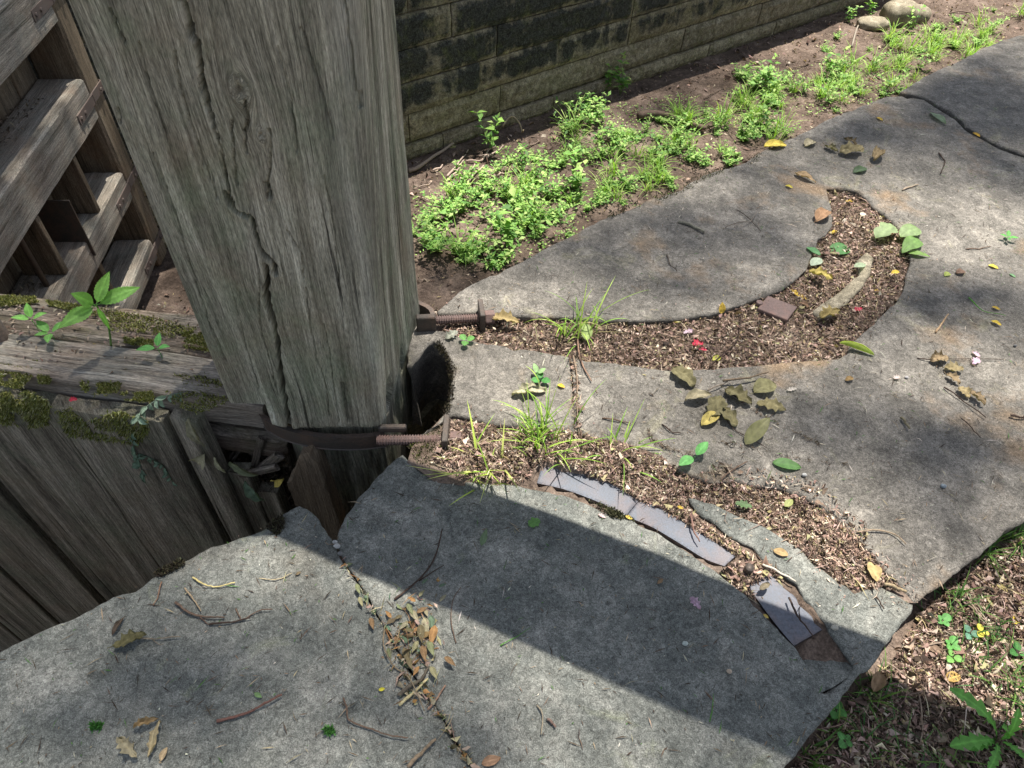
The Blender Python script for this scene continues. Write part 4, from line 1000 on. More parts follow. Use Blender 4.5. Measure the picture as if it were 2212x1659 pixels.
for b, t, c, lb in [
    ((1558, 678), (1560, 652), YEL, 'yellow leaf standing at the inner edge of the groove'), ((1710, 626), (1722, 640), YEL, 'yellow leaf above the stone lying in the groove, left of a pair'),
    ((1722, 640), (1742, 648), YEL, 'yellow leaf above the stone lying in the groove, right of a pair'), ((2134, 574), (2156, 581), (.66, .55, .10), 'yellow leaf on the sunlit right side of the slab, farthest of three'),
    ((2142, 664), (2160, 670), YEL, 'yellow leaf beside a long green blade'), ((2140, 694), (2162, 704), (.68, .50, .08), 'yellow leaf on the right side of the slab, nearest of three'),
    ((1892, 255), (1906, 262), YEL, 'yellow leaf alone on the dark end of the slab near the joint'), ((2100, 288), (2116, 297), (.62, .36, .05), 'orange yellow leaf caught in the open joint'),
    ((1696, 402), (1712, 407), (.66, .56, .10), 'yellow leaf left of the tip of the curved groove'), ((1204, 832), (1220, 838), (.70, .45, .05), 'folded orange yellow leaf on the small hollowed stone'),
    ((1462, 1096), (1476, 1099), YEL, 'round yellow leaf beside the curved iron bar'), ((1350, 1116), (1366, 1122), (.60, .45, .10), 'yellow leaf on moss at the iron bar joint'),
    ((1648, 1328), (1660, 1336), (.60, .45, .12), 'yellow leaf on the edge by the end piece of iron'), ((818, 1492), (832, 1488), (.66, .60, .06), 'bright yellow leaf near the heap in the slab joint'),
    ((1650, 318), (1698, 316), (.60, .48, .10), 'yellow leaf on the chamber edge'), ((1826, 437), (1842, 436), YEL, 'yellow leaf at the tip of the litter groove'),
    ((1797, 505), (1808, 500), (.68, .5, .06), 'yellow leaf in the litter by the pale fallen leaves'), ((1925, 592), (1942, 588), (.66, .48, .08), 'yellow leaf near the outer edge of the groove'),
    ((1888, 630), (1899, 628), YEL, 'yellow leaf beside the stone in the groove'), ((1452, 697), (1470, 694), (.62, .5, .12), 'pale yellow leaf in the upper litter near its inner edge'),
    ((1540, 782), (1556, 770), (.58, .60, .12), 'greenish yellow leaf in the middle of the upper litter'), ((1012, 990), (1032, 1000), (.75, .45, .04), 'orange yellow leaf by the near washer plate')]:
    zz = -.022 if lb.find('litter') > 0 or lb.find('groove') > 0 and 'tip' not in lb and 'edge' not in lb else 0
    leaf(b, t, .6, 'oval', c, lb, z=.002 + zz, roll=.6, crump=.04, zt=.035 if 'standing' in lb else None)
for b, t, wr, sh, c, lb, kw in [
    ((1668, 1000), (1730, 1012), .50, 'oval', (.09, .22, .06), 'flat dark green leaf alone on the big slab, right of the grass', {}),
    ((2008, 245), (2042, 270), .42, 'oval', (.20, .28, .17), 'large grey green leaf by the open joint', {}),
    ((1843, 375), (1872, 366), .6, 'oval', (.08, .14, .07), 'dark green folded leaf below the upper heap of dry leaves', dict(roll=.9)),
    ((1890, 516), (1934, 494), .55, 'lobed', (.27, .37, .18), 'pale green leaf, left one of the fallen spray on the groove', dict(arch=.15)),
    ((1944, 514), (1986, 498), .66, 'oval', (.25, .36, .16), 'largest pale green leaf of the fallen spray on the groove', dict(arch=.12)),
    ((1985, 520), (1948, 548), .5, 'oval', (.16, .30, .08), 'darker green leaf hanging from the fallen spray into the groove', dict(arch=.12)),
    ((1960, 548), (2008, 556), .38, 'lance', (.22, .38, .10), 'narrow green leaf at the lower right of the fallen spray', dict(arch=.1)),
    ((1742, 535), (1772, 552), .55, 'oval', (.11, .30, .12), 'green leaf at the inner edge of the groove', {}),
    ((1795, 550), (1832, 535), .75, 'round', (.10, .28, .09), 'rounded green leaf in the litter by yellow leaves', dict(z=-.02)),
    ((1752, 575), (1774, 560), .6, 'oval', (.45, .55, .42), 'leaf turned over to its whitish green underside', {}),
    ((1845, 578), (1870, 572), .55, 'oval', (.35, .45, .30), 'pale green leaf lying on the stone in the groove', dict(z=.012)),
    ((550, 1498), (566, 1507), .5, 'oval', (.20, .34, .14), 'small oval green leaf on the corner stone', {}),
    ((1142, 1137), (1166, 1124), .8, 'lobed', (.14, .32, .08), 'bright green lobed leaf lying in the beam shadow', {}),
    ((1040, 1180), (1052, 1142), .34, 'lance', (.17, .25, .14), 'slender grey green leaf in the beam shadow', {}),
    ((1268, 735), (1265, 695), .62, 'oval', (.45, .58, .22), 'pale yellow green leaf standing beside the upper grass tuft', dict(zt=.03, roll=.5)),
    ((1392, 702), (1372, 696), .6, 'oval', (.08, .28, .07), 'small glossy green leaf in the upper litter', dict(z=-.02)),
    ((1588, 1088), (1625, 1096), .5, 'ragged', (.12, .22, .09), 'torn green leaf on the lower litter', {}),
    ((1695, 1095), (1712, 1080), .55, 'oval', (.36, .40, .14), 'yellow green leaf on the lower litter', {}),
    ((1610, 960), (1663, 902), .45, 'oval', (.24, .24, .12), 'upturned leaf standing below the dry cluster', dict(zt=.05, roll=.4)),
    ((2050, 590), (2040, 597), .7, 'oval', (.42, .50, .12), 'small yellow green leaf on the sunlit slab', {}),
    ((2180, 592), (2193, 600), .6, 'oval', (.2, .4, .2), 'small green leaf at the right edge of the picture', {})]:
    leaf(b, t, wr, sh, c, lb, mat='leaf', name='green_leaf', **dict(dict(roll=.3, crump=.02), **kw))
# the leaf rolled into a tube
leaf((1812, 742), (1888, 768), .52, 'round', (.42, .52, .10), 'bright yellow green leaf rolled into a tube across the groove edge', mat='leaf', name='rolled_leaf', roll=2.9, arch=.03, crump=.012, z=.003)
for b, t, c, wr, lb in [
    ((1490, 1292), (1512, 1318), (.66, .46, .62), .6, 'pale pink petal lying in the beam shadow'), ((1496, 748), (1518, 742), (.75, .06, .12), .8, 'crimson petal in the upper litter, left of a red pair'),
    ((1508, 756), (1526, 758), (.72, .08, .16), .6, 'crimson petal in the upper litter, right of a red pair'), ((2098, 762), (2116, 772), (.70, .50, .68), .6, 'pale pink petal on the sunlit slab, upper one by the curled leaves'),
    ((2100, 788), (2112, 776), (.72, .52, .70), .6, 'pale pink petal on the sunlit slab, lower one by the curled leaves'), ((1424, 1012), (1440, 1016), (.70, .07, .14), .6, 'red petal in the lower litter above the iron bar'),
    ((1432, 1052), (1446, 1048), (.68, .06, .14), .6, 'red petal in the lower litter touching the iron bar side'), ((1844, 674), (1860, 668), (.66, .05, .12), .6, 'small red petal at the outer side of the groove'),
    ((1476, 722), (1498, 716), (.72, .55, .66), .5, 'pale pink petal in the upper litter'), ((1292, 1112), (1308, 1120), (.66, .50, .52), .45, 'tiny pink petal on the sunlit edge by the iron bar'),
    ((1930, 820), (1942, 815), (.70, .60, .60), .7, 'whitish petal alone on the big slab'), ((1698, 846), (1720, 842), (.72, .66, .62), .35, 'thin white petal near the dry cluster')]:
    leaf(b, t, wr, 'ragged', c, lb, cat='petal', mat='petal', name='petal', roll=.7, crump=.08, z=-.02 if 'litter' in lb or 'groove' in lb else .002)
leaf((150, 867), (168, 864), .8, 'ragged', (.66, .05, .10), 'red petal on the top beam of the near gate', cat='petal', mat='petal', name='petal', roll=.7, crump=.1, z=.012)

for pts, r, lb, kw in [
    ([(1466, 483), (1495, 492), (1520, 506)], .0075, 'short lichened stick on the far part of the big slab', dict(col=(.20, .19, .15), taper=.85)),
    ([(1565, 493), (1600, 490), (1625, 477), (1633, 461)], .0028, 'thin arched twig on the big slab beside the lichened stick', dict(col=(.20, .17, .14), hump=.02)),
    ([(1593, 455), (1625, 482), (1642, 502)], .002, 'straight dark twig crossing the arched twig', dict(col=TW_D)),
    ([(1440, 552), (1446, 572), (1462, 588)], .0025, 'bent dark twig in the middle of the far slab end', dict(col=TW_D)),
    ([(2038, 838), (2075, 865), (2128, 905)], .0028, 'long straight twig under the chain of curled leaves', dict(col=TW_D)),
    ([(2075, 905), (2100, 930), (2115, 948)], .0022, 'short twig below the long straight twig', dict(col=TW_D)),
    ([(1560, 825), (1610, 820), (1658, 808)], .0048, 'brown twig lying across the dry leaf cluster', dict(col=(.13, .10, .07), z=.012)),
    ([(1528, 845), (1560, 832), (1580, 822)], .0028, 'thin grey twig at the left of the dry leaf cluster', dict(col=(.18, .15, .12), z=.006)),
    ([(1560, 890), (1575, 920), (1602, 940), (1655, 970)], .002, 'thin crooked twig trailing from the dry cluster over the slab', dict(col=TW_D)),
    ([(470, 1560), (520, 1548), (560, 1530), (610, 1503)], .0042, 'reddish brown twig near the bottom of the corner stone', dict(col=(.14, .075, .06))),
    ([(742, 1509), (750, 1532), (756, 1558), (800, 1575), (840, 1590), (882, 1596)], .0026, 'long bent twig right of the reddish one at the bottom', dict(col=TW_M)),
    ([(852, 1297), (905, 1255), (940, 1205), (955, 1146)], .0032, 'long curved twig leading into the leaf heap', dict(col=TW_D, side=[[(905, 1255), (935, 1235), (960, 1220)]])),
    ([(862, 1505), (885, 1485), (912, 1468), (926, 1442)], .0058, 'dark knotty twig at the lower end of the leaf heap', dict(col=(.10, .085, .065))),
    ([(863, 1525), (895, 1498), (924, 1469)], .0045, 'pale straw stem beside the dark knotty twig', dict(col=(.42, .36, .20), cat='stem', name='straw_stem')),
    ([(882, 1658), (910, 1630), (942, 1599)], .0058, 'brown stick at the bottom edge of the picture', dict(col=(.17, .13, .09))),
    ([(925, 1535), (945, 1510), (962, 1483)], .0038, 'split reddish stick over the slab joint', dict(col=(.22, .14, .10))),
    ([(832, 1353), (830, 1400), (850, 1440), (885, 1470), (918, 1540)], .0024, 'long thin wiry twig curving along the leaf heap', dict(col=(.19, .15, .10), hump=.012)),
    ([(380, 1303), (410, 1326), (450, 1335), (487, 1336)], .0034, 'forked brown twig on the corner stone', dict(col=TW_M, side=[[(430, 1331), (445, 1345), (452, 1350)]])),
    ([(453, 1350), (500, 1346), (542, 1337)], .0030, 'dark straight twig right of the forked one on the corner stone', dict(col=TW_D)),
    ([(400, 1272), (418, 1295), (436, 1322)], .0028, 'pale brown twig pointing down to the forked twig', dict(col=(.26, .20, .13))),
    ([(350, 1258), (343, 1290), (333, 1310)], .0022, 'short reddish twig near the gate edge of the corner stone', dict(col=(.20, .12, .08))),
    ([(285, 1380), (330, 1382), (392, 1377)], .0026, 'long grey twig beside the folded olive leaf', dict(col=(.19, .16, .12), side=[[(330, 1382), (345, 1393), (354, 1390)]])),
    ([(417, 1249), (445, 1266), (475, 1269), (509, 1261)], .0026, 'curved yellowish stem near the gate edge of the corner stone', dict(col=(.48, .40, .18), cat='stem', name='straw_stem')),
    ([(560, 1250), (590, 1255), (615, 1248), (632, 1240)], .0016, 'fine pale leaf stalk curving on the corner stone', dict(col=(.36, .30, .19), cat='stem', name='leaf_stalk')),
    ([(510, 1316), (520, 1336), (525, 1340), (560, 1322), (590, 1318)], .0022, 'angled twig at the right of the seed husks', dict(col=TW_M)),
    ([(1248, 735), (1250, 765), (1262, 800), (1277, 826)], .0040, 'reddish root like stick below the upper grass tuft', dict(col=(.22, .14, .10))),
    ([(1238, 770), (1246, 820), (1246, 880), (1250, 938)], .0030, 'long upright brown twig along the seam of the small stone', dict(col=(.20, .15, .11))),
    ([(1491, 1113), (1494, 1135), (1500, 1155), (1511, 1173)], .0034, 'bent brown twig lying on the curved iron bar', dict(col=(.17, .10, .08), z=.004)),
    ([(1703, 1292), (1716, 1325), (1735, 1350), (1757, 1383)], .0032, 'dark twig lying on the end piece of iron', dict(col=TW_D, z=.002, side=[[(1730, 1343), (1726, 1318), (1733, 1300)]])),
    ([(1646, 1222), (1680, 1238), (1717, 1259)], .0042, 'whitish weathered stick at the tongue of stone', dict(col=(.50, .45, .37))),
    ([(1908, 1264), (1932, 1272), (1955, 1283)], .0060, 'brown bark stick lying in the stone joint', dict(col=(.24, .19, .12))),
    ([(1890, 1290), (1900, 1305), (1907, 1318)], .0026, 'tiny dark twig on the end of the stone tongue', dict(col=TW_D)),
    ([(1850, 1151), (1890, 1148), (1925, 1154), (1955, 1178)], .0030, 'fine forked twig on the slab above the joint', dict(col=(.26, .20, .14))),
    ([(1948, 413), (1965, 407), (1982, 402)], .0050, 'short pale broken stick near the tip of the groove', dict(col=(.30, .24, .18))),
    ([(2027, 332), (2034, 345), (2040, 352), (2030, 378)], .0040, 'crooked dark twig on the shaded slab', dict(col=TW_D)),
    ([(2085, 540), (2110, 540), (2138, 535)], .0030, 'brown twig pointing to a green sprig at the right', dict(col=TW_M)),
    ([(1980, 775), (2010, 780), (2045, 777), (2090, 778), (2165, 779)], .0022, 'thin twig behind the pink petals', dict(col=TW_D)),
    ([(1530, 795), (1555, 772), (1592, 735), (1600, 680)], .0030, 'long dark twig reaching across the upper litter', dict(col=TW_D, z=-.015)),
    ([(1400, 1010), (1425, 1035), (1440, 1058)], .0028, 'brown twig in the lower litter by the red petals', dict(col=TW_M, z=-.01)),
    ([(1555, 1040), (1575, 1022), (1612, 1000)], .0030, 'bent twig leaning on the big slab edge', dict(col=TW_M)),
    ([(1430, 918), (1450, 935), (1470, 938)], .0026, 'dark twig left of the upturned leaf', dict(col=TW_D)),
    ([(1945, 905), (1952, 915), (1962, 930)], .0060, 'stubby green grey twig on the lower right of the slab', dict(col=(.17, .15, .10))),
    ([(2180, 900), (2200, 905), (2215, 903)], .0050, 'dark stick end at the right edge of the picture', dict(col=TW_D)),
    ([(2020, 720), (2035, 698), (2046, 682)], .0045, 'pale brown stub of twig on the sunlit slab', dict(col=(.36, .25, .15))),
    ([(1300, 905), (1340, 912), (1362, 918)], .0030, 'thin brown twig on the slab behind the lower grass tuft', dict(col=TW_M)),
    ([(1160, 1525), (1172, 1548), (1168, 1590)], .0026, 'forked pale twig on the lit bottom of the stone', dict(col=(.22, .19, .14))),
    ([(1183, 1555), (1193, 1565), (1200, 1572)], .0042, 'small broken stick on the bottom stone', dict(col=(.16, .11, .09))),
    ([(985, 1390), (975, 1345), (978, 1300), (996, 1270)], .0018, 'wavy thread like twig right of the leaf heap', dict(col=TW_M))]:
    twig(pts, r, lb, **kw)
def blade_on_slab(pts, r, lb):
    twig(pts, r, lb, col=(.09, .24, .04), name='cut_grass', cat='grass blade', taper=.3, hump=.003)
blade_on_slab([(2091, 644), (2120, 672), (2171, 684)], .0028, 'long fallen green grass blade right of the groove')
blade_on_slab([(1080, 1396), (1110, 1380), (1146, 1358)], .0016, 'fine green grass blade in the beam shadow')
blade_on_slab([(1532, 1560), (1538, 1530), (1540, 1500)], .0018, 'short upright green blade on the bottom stone')

def pebble(x, y, r, label, col=(.34, .34, .33), z=0.0, name='pebble', cat='pebble', group=None, squash=.7, mat=None):
    r *= .75; c = at(float(x), float(y), z); n = 14; V, Fc = [], []
    for i in range(n // 2 + 1):
        ph = math.pi * i / (n // 2)
        for j in range(n): th = 2 * math.pi * j / n; V.append((math.sin(ph) * math.cos(th), math.sin(ph) * math.sin(th), math.cos(ph)))
    V = np.array(V); k = 1 + .28 * fbm(V * 1.6 + x, int(x)) + .10 * fbm(V * 5 + y, int(y)); k = np.round(k * 9) / 9 * .5 + k * .5
    V = V * k[:, None] * [r, r * .8, r * squash]; V[:, 2] -= V[:, 2].min()
    for i in range(n // 2):
        for j in range(n): Fc.append((i * n + j, i * n + (j + 1) % n, (i + 1) * n + (j + 1) % n, (i + 1) * n + j))
    return tag(mesh(name, V + c, [tuple(dict.fromkeys(f)) for f in Fc], mat or MT['twig'], cols=np.array(col)), label, cat, group)
pebble(724, 1173, .0085, 'small grey pebble wedged in the slab joint, top of three'); pebble(729, 1182, .011, 'largest pale pebble wedged in the slab joint, middle of three'); pebble(736, 1198, .0085, 'dark grey pebble wedged in the slab joint, lowest of three', (.16, .16, .16))
pebble(1479, 1392, .009, 'smooth pale grey pebble on the stone in the beam shadow', (.40, .45, .42)); pebble(1574, 1452, .008, 'buff pebble right of the pale grey one in the beam shadow', (.42, .34, .26)); pebble(1801, 1358, .011, 'pale chip of stone beside the end piece of iron', (.38, .36, .30))
pebble(1736, 1028, .009, 'small grey pebble by the dark green leaf', (.38, .38, .37)); pebble(2036, 1052, .010, 'blue grey pebble on the lower right of the slab', (.25, .29, .32)); pebble(1957, 817, .008, 'small grey pebble on the sunlit part of the slab', (.35, .34, .34)); pebble(2192, 748, .007, 'dark little pebble at the right of the slab', (.14, .14, .14))

# stone lying in the upper groove
def loose_stone():
    c = np.array([(1757, 672), (1790, 645), (1835, 612), (1858, 590), (1852, 560), (1872, 545), (1888, 560), (1880, 592), (1862, 622), (1832, 650), (1800, 678), (1772, 688)], float)
    V, Fc = slab_mesh(A2(c), .009, top=.004, bottom=-.07, bev=.012, wav=.012, seed=77)
    tag(mesh('loose_stone', V, Fc, MT['rocks']), 'long pale stone lying in the litter of the curved groove', 'stone')
loose_stone()
# square iron plate half buried in the upper groove
pc = at(1678., 668., -.010); d1 = unit(at(1740., 655., 0) - at(1665., 640., 0)); 
pl = thing('iron_plate', 'square rusty iron plate half buried in the litter of the upper groove', 'iron plate', tuple(pc - [0, 0, .012]))
boxmb(pc, unit(at(1710., 690., 0) - at(1645., 665., 0)) * .050, unit(at(1690., 640., 0) - at(1650., 690., 0)) * .042, np.array([0.0, .0, .008]), None, .002).build('plate', MT['rust'], pl, smooth=False)
nut(at(1640., 655., -.004), (0, 0, 1), .012, .012, pl, MT['rust'], 'bolt_head')

# curved iron bar let into the lower groove: two lengths, a bolt and an end piece
bar = thing('iron_bar', 'long curved blue grey iron bar let into the lower groove of the stone', 'iron bar', tuple(at(1400., 1100., -.03)))
def barpiece(low, up, z, name='bar'):
    lo, upp = np.array([at(float(x), float(y), z) for x, y in low]), np.array([at(float(x), float(y), z) for x, y in up])
    lo, upp = smooth_path(lo, 8), smooth_path(upp, 8); n = len(lo); k = 9; V = []
    for i in range(n):
        for j in range(k):
            t = j / (k - 1); q = lo[i] * (1 - t) + upp[i] * t; q = q + [0, 0, -.003 * abs(2 * t - 1) ** 6]; V.append(q)
    V = np.array(V); V[:, 2] += .0012 * fbm(V * 25, 401);  i = np.arange(n * k).reshape(n, k); Fc = [tuple(q) for q in np.stack([i[:-1, :-1], i[1:, :-1], i[1:, 1:], i[:-1, 1:]], -1).reshape(-1, 4)]
    Fc = [f[::-1] for f in Fc]
    loop = list(i[:, 0]) + list(i[-1, 1:]) + list(i[:-1, -1][::-1]) + list(i[0, 1:-1][::-1]); m = len(loop); V = np.vstack([V, V[loop] - [0, 0, .022]]); b = n * k
    for j in range(m): Fc.append((loop[j], b + j, b + (j + 1) % m, loop[(j + 1) % m]))
    Fc = [f[::-1] for f in Fc]
    return mesh(name, V, Fc, MT['blue'], bar)
barpiece([(1160, 1042), (1220, 1056), (1290, 1082), (1353, 1113.4)], [(1172, 1004), (1240, 1018), (1310, 1040), (1381, 1079.4)], -.005)
barpiece([(1354, 1114), (1410, 1138), (1465, 1170), (1522, 1205), (1566, 1222)], [(1382, 1080), (1430, 1098), (1490, 1134), (1545, 1170), (1590, 1200)], -.007)
barpiece([(1616, 1262), (1645, 1305), (1675, 1345), (1716, 1394)], [(1668, 1236), (1700, 1270), (1735, 1305), (1780, 1358)], -.012)
bt = thing('anchor_bolt', 'upright rusty bolt with its nut standing between the curved bar and its end piece', 'bolt', tuple(at(1612., 1240., -.03)))
bz_ = at(1612., 1238., -.012)
nut(bz_, (0, 0, 1), .021, .022, bt, MT['rust'])
tube([bz_ - [0, 0, .03], bz_ + [0, 0, .028], bz_ + [0, 0, .030]], .0105, sides=12, c=(.3, .3, .3)).build('shank', MT['iron'], bt)

# ------------------------------------------------------------------ leaf litter (nobody could count it)
def sample_poly(poly, n, z=0.0):
    P = A2(poly, z); lo, hi = P.min(0), P.max(0); out_ = np.zeros((0, 2))
    while len(out_) < n:
        q = rng.uniform(lo, hi, (n * 2, 2)); out_ = np.vstack([out_, q[inside(q, P)]])
    return out_[:n]

def litter(name, P, zf, label, cat='leaf litter', L=(.0055, .019), pile=.012, cols=BROWN, wts=None, flat=.4, mat='litter', twigs=.2, origin=None):
    if 'groove' in label and cat == 'leaf litter' and 'spilled' not in label:
        ov = np.zeros(len(P), bool)
        for z_ in slabs: ov |= inside(P, z_)
        P = P[~(ov & (rng.random(len(P)) < .82))]
    for B_ in BARS:
        P = P[~(inside(P, A2(B_)) & (rng.random(len(P)) < .97))]
    n = len(P); d = rand_unit(n); d[:, 2] *= flat; nr = np.column_stack([rng.normal(0, .45, (n, 2)), np.ones(n)])
    ln = rng.uniform(*L, n) * rng.choice([.35, .6, 1, 1.5], n, p=[.3, .3, .3, .1]); z = zf(P) + .002 + rng.random(n) ** 1.6 * pile
    wd = ln * rng.uniform(.12, .5, n); tw = rng.random(n) < twigs; wd[tw] = .0022; ln[tw] *= rng.uniform(1.2, 4.0, tw.sum()); cl_ = 1; d[tw, 2] *= .3
    pos = np.column_stack([P, z]) - d * ln[:, None] * .5; pos[:, 2] = np.maximum(pos[:, 2], zf(P) + .001)
    V, Fc, C = leafcloud(pos, d, nr, ln, wd, rng.uniform(-.25, .45, n), rng.uniform(-.25, .3, n), pal(n, cols, .3, wts))
    V = V + rng.normal(0, 1, V.shape) * np.repeat(np.where(tw, .0, ln * .13), 5)[:, None]; C = C * rng.uniform(.8, 1.15, (len(C), 1))
    return tag(mesh(name, V, Fc, MT[mat], cols=C), label, cat, kind='stuff')
WL = [.21, .15, .22, .07, .23, .05, .07]
litter('leaf_litter', sample_poly([(x, y) for x, y in G1LOW] + G1UP, 21000), z_groove, 'brown leaf litter filling the upper curved groove', wts=WL)
D2l = [(930, 1000), (975, 905), (1090, 915), (1240, 930), (1330, 955), (1480, 1010), (1600, 1034), (1690, 1046), (1750, 1070), (1850, 1142), (1915, 1215), (1950, 1275), (1870, 1275), (1800, 1255), (1700, 1175), (1600, 1120), (1480, 1078), (1500, 1110), (1590, 1170), (1650, 1215), (1600, 1200), (1500, 1140), (1380, 1080), (1250, 1020), (1160, 1010), (1120, 1048), (1000, 1035)]
litter('leaf_litter', sample_poly(D2l, 20000), z_g2, 'reddish leaf litter spread through the lower groove and over the slab edge', wts=WL, L=(.005, .017))
litter('leaf_litter', sample_poly([(1580, 1215), (1660, 1210), (1690, 1250), (1650, 1290), (1620, 1290), (1560, 1235)], 700), z_g2, 'leaf scraps and soil round the upright bolt and the iron end piece', wts=WL, L=(.008, .026))
litter('leaf_litter', np.vstack([sample_poly([(1470, 1040), (1560, 1000), (1760, 1040), (1870, 1130), (1880, 1200), (1700, 1080)], 500), sample_poly([(1230, 760), (1250, 760), (1258, 940), (1238, 940)], 140)]), lambda P: np.full(len(P), .001), 'thin leaf scraps spilled on to the stone beside the lower groove', wts=WL, L=(.006, .018), pile=.005)
ed_ = np.array(DLOW + GLOW[1:-3] + TUP + G1LOW + G1UP, float); q_ = ed_[rng.integers(len(ed_), size=5200)]; q_ = q_ + rng.normal(0, 1, (5200, 2)) * [34, 20]
q_ = A2(q_); on_ = np.zeros(len(q_), bool)
for z_ in slabs: on_ |= inside(q_, z_)
litter('leaf_crumbs', q_[on_], lambda P: np.full(len(P), .0008), 'fine leaf crumbs and dust fading from the grooves over the stone', wts=WL, L=(.003, .010), pile=.002, twigs=.3)
for ln_, lb_ in (([(1590, 860), (1660, 905), (1740, 945), (1770, 960)], 'line of dark crumbs in a hairline crack running right from the dry leaf cluster'), ([(1555, 955), (1640, 970), (1720, 992), (1830, 1008)], 'line of dark crumbs in a crack below the dark green leaf cluster'), ([(1845, 575), (1990, 618), (2010, 632)], 'dark crumbs and bark lying right of the outer groove edge'),
                ([(1240, 760), (1246, 850), (1250, 940)], 'crumbs packed in the seam of the small hollowed stone'), ([(1400, 930), (1420, 960), (1500, 985)], 'line of dark crumbs beside the upper edge of the lower litter'), ([(1700, 330), (1790, 365), (1860, 395)], 'line of dark crumbs across the slab above the groove tip')):
    c_ = smooth_path(np.array(ln_, float), 12); q_ = c_[rng.integers(len(c_), size=150)] + rng.normal(0, 2.6, (150, 2))
    litter('leaf_crumbs', A2(q_), lambda P: np.full(len(P), .0008), lb_, cols=[(.07, .055, .04), (.12, .095, .07), (.17, .13, .10)], L=(.003, .010), pile=.002, twigs=.3)
# shreds, needles and grass clippings on the stones
ALLD = [(0, 1410), (480, 1175), (660, 1100), (900, 1030), (1300, 900), (1050, 720), (950, 670), (1500, 395), (1930, 210), (2212, 80), (2212, 1120), (1970, 1310), (1700, 1650), (0, 1655)]
dk = [(.055, .04, .03), (.10, .075, .055), (.18, .13, .09), (.33, .27, .18), (.07, .15, .04), (.5, .47, .4)]
def onstone(P):
    ok = np.zeros(len(P), bool)
    for z in slabs: ok |= inside(P, z)
    return P[ok]
P = onstone(sample_poly(ALLD, 5200)); n = len(P); d = rand_unit(n); d[:, 2] = rng.uniform(-.06, .14, n)
V, Fc, C = leafcloud(np.column_stack([P, np.full(n, .0035)]), d, np.tile([0, 0, 1.0], (n, 1)) + rng.normal(0, .2, (n, 3)), rng.uniform(.005, .026, n) * rng.choice([.3, .6, 1, 1.6], n), rng.uniform(.0010, .0030, n), .2, rng.uniform(-.1, .25, n), pal(n, dk, .3, [.3, .24, .16, .12, .13, .05]))
tag(mesh('plant_shreds', V, Fc, MT['litter'], cols=C), 'fine shreds, needles and grass clippings strewn over the coping stones', 'plant debris', kind='stuff')
# heap of slender leaves in the slab joint
SL = [(.20, .22, .12), (.30, .28, .16), (.24, .15, .08), (.12, .18, .12), (.33, .30, .20), (.17, .14, .08), (.34, .19, .08)]
P = A2(rng.normal(0, 1, (60, 2)) * [24, 58] + [895, 1395]); 
litter('leaf_litter', np.vstack([A2(rng.normal(0, 1, (260, 2)) * [26, 52] + [895, 1390]), A2(np.column_stack([np.interp(t_ := rng.uniform(0, 1, 170), np.linspace(0, 1, len(CRK[3:20])), [c[0] for c in CRK[3:20]]) + rng.normal(0, 5, 170), np.interp(t_, np.linspace(0, 1, len(CRK[3:20])), [c[1] for c in CRK[3:20]]) + rng.normal(0, 5, 170)]))]), lambda P: np.full(len(P), .0), 'crumbled leaf bits caught in the joint between the two nearest stones', cols=SL + BROWN[:2], L=(.008, .024), pile=.012)
heap = [(880, 1305, 893, 1330), (905, 1290, 918, 1275), (900, 1325, 925, 1312), (930, 1330, 935, 1365), (917, 1335, 923, 1378), (908, 1350, 912, 1392), (940, 1352, 930, 1398), (925, 1385, 938, 1420), (903, 1385, 890, 1412), (912, 1395, 920, 1432), (893, 1370, 872, 1392), (880, 1345, 862, 1362), (868, 1330, 850, 1340), (846, 1335, 832, 1320), (770, 1262, 778, 1285), (776, 1290, 784, 1312), (800, 1335, 808, 1362), (912, 1262, 925, 1250), (950, 1300, 965, 1285), (880, 1420, 890, 1448), (905, 1440, 892, 1462), (838, 1400, 845, 1425), (930, 1440, 945, 1470), (960, 1420, 985, 1440), (948, 1268, 965, 1262), (886, 1318, 905, 1345), (872, 1400, 885, 1435), (898, 1300, 880, 1290)]
for i, (a, b, c, d_) in enumerate(heap):
    leaf((a, b), (c, d_), .42, 'lance', SL[i % 7], 'slender dry leaf in the heap caught in the joint of the two nearest stones', roll=.7, crump=.04, z=.004 + .010 * rng.random(), group='slender leaves in the joint heap')
# moss cushions along the edges
def mosspatch(polys, zf, n, label, cols, h=(.006, .014), nrmv=(0, 0, 1), project=None, hang=0.0):
    pos, nr = [], []
    for poly in polys:
        lo, hi = np.array(poly, float).min(0), np.array(poly, float).max(0); k = 0
        q = rng.uniform(lo, hi, (n * 3, 2)); q = q[inside(q, np.array(poly, float))][:n]
        pos.append(project(q) if project else np.column_stack([at(q[:, 0], q[:, 1], 0)[:, :2], zf(at(q[:, 0], q[:, 1], 0)[:, :2])]))
    pos = np.vstack(pos); m = len(pos); keep = fbm(pos * 22, 511) > -.22; pos = pos[keep]; m = len(pos)
    d = np.asarray(nrmv) * 1.0 + rng.normal(0, .55, (m, 3)); d[:, 2] -= hang
    V, Fc, C = leafcloud(pos + fbm(pos * 60, 512)[:, None] * .003 * np.asarray(nrmv), d, rand_unit(m), rng.uniform(*h, m), rng.uniform(.0022, .0042, m), .1, rng.uniform(-.3, .3, m), pal(m, cols, .35))
    return tag(mesh('moss', V, Fc, MT['moss'], cols=C), label, 'moss', kind='stuff')
MC = [(.13, .145, .035), (.20, .21, .055), (.09, .10, .03), (.25, .25, .09), (.30, .30, .16)]
MD = [(.07, .075, .04), (.11, .11, .06), (.045, .04, .028), (.16, .16, .09)]
def beamtop(q): return at(q[:, 0], q[:, 1], .012)
def beamfront(q): return on_plane(q[:, 0], q[:, 1], gpt(0, .058, 0), gnf)
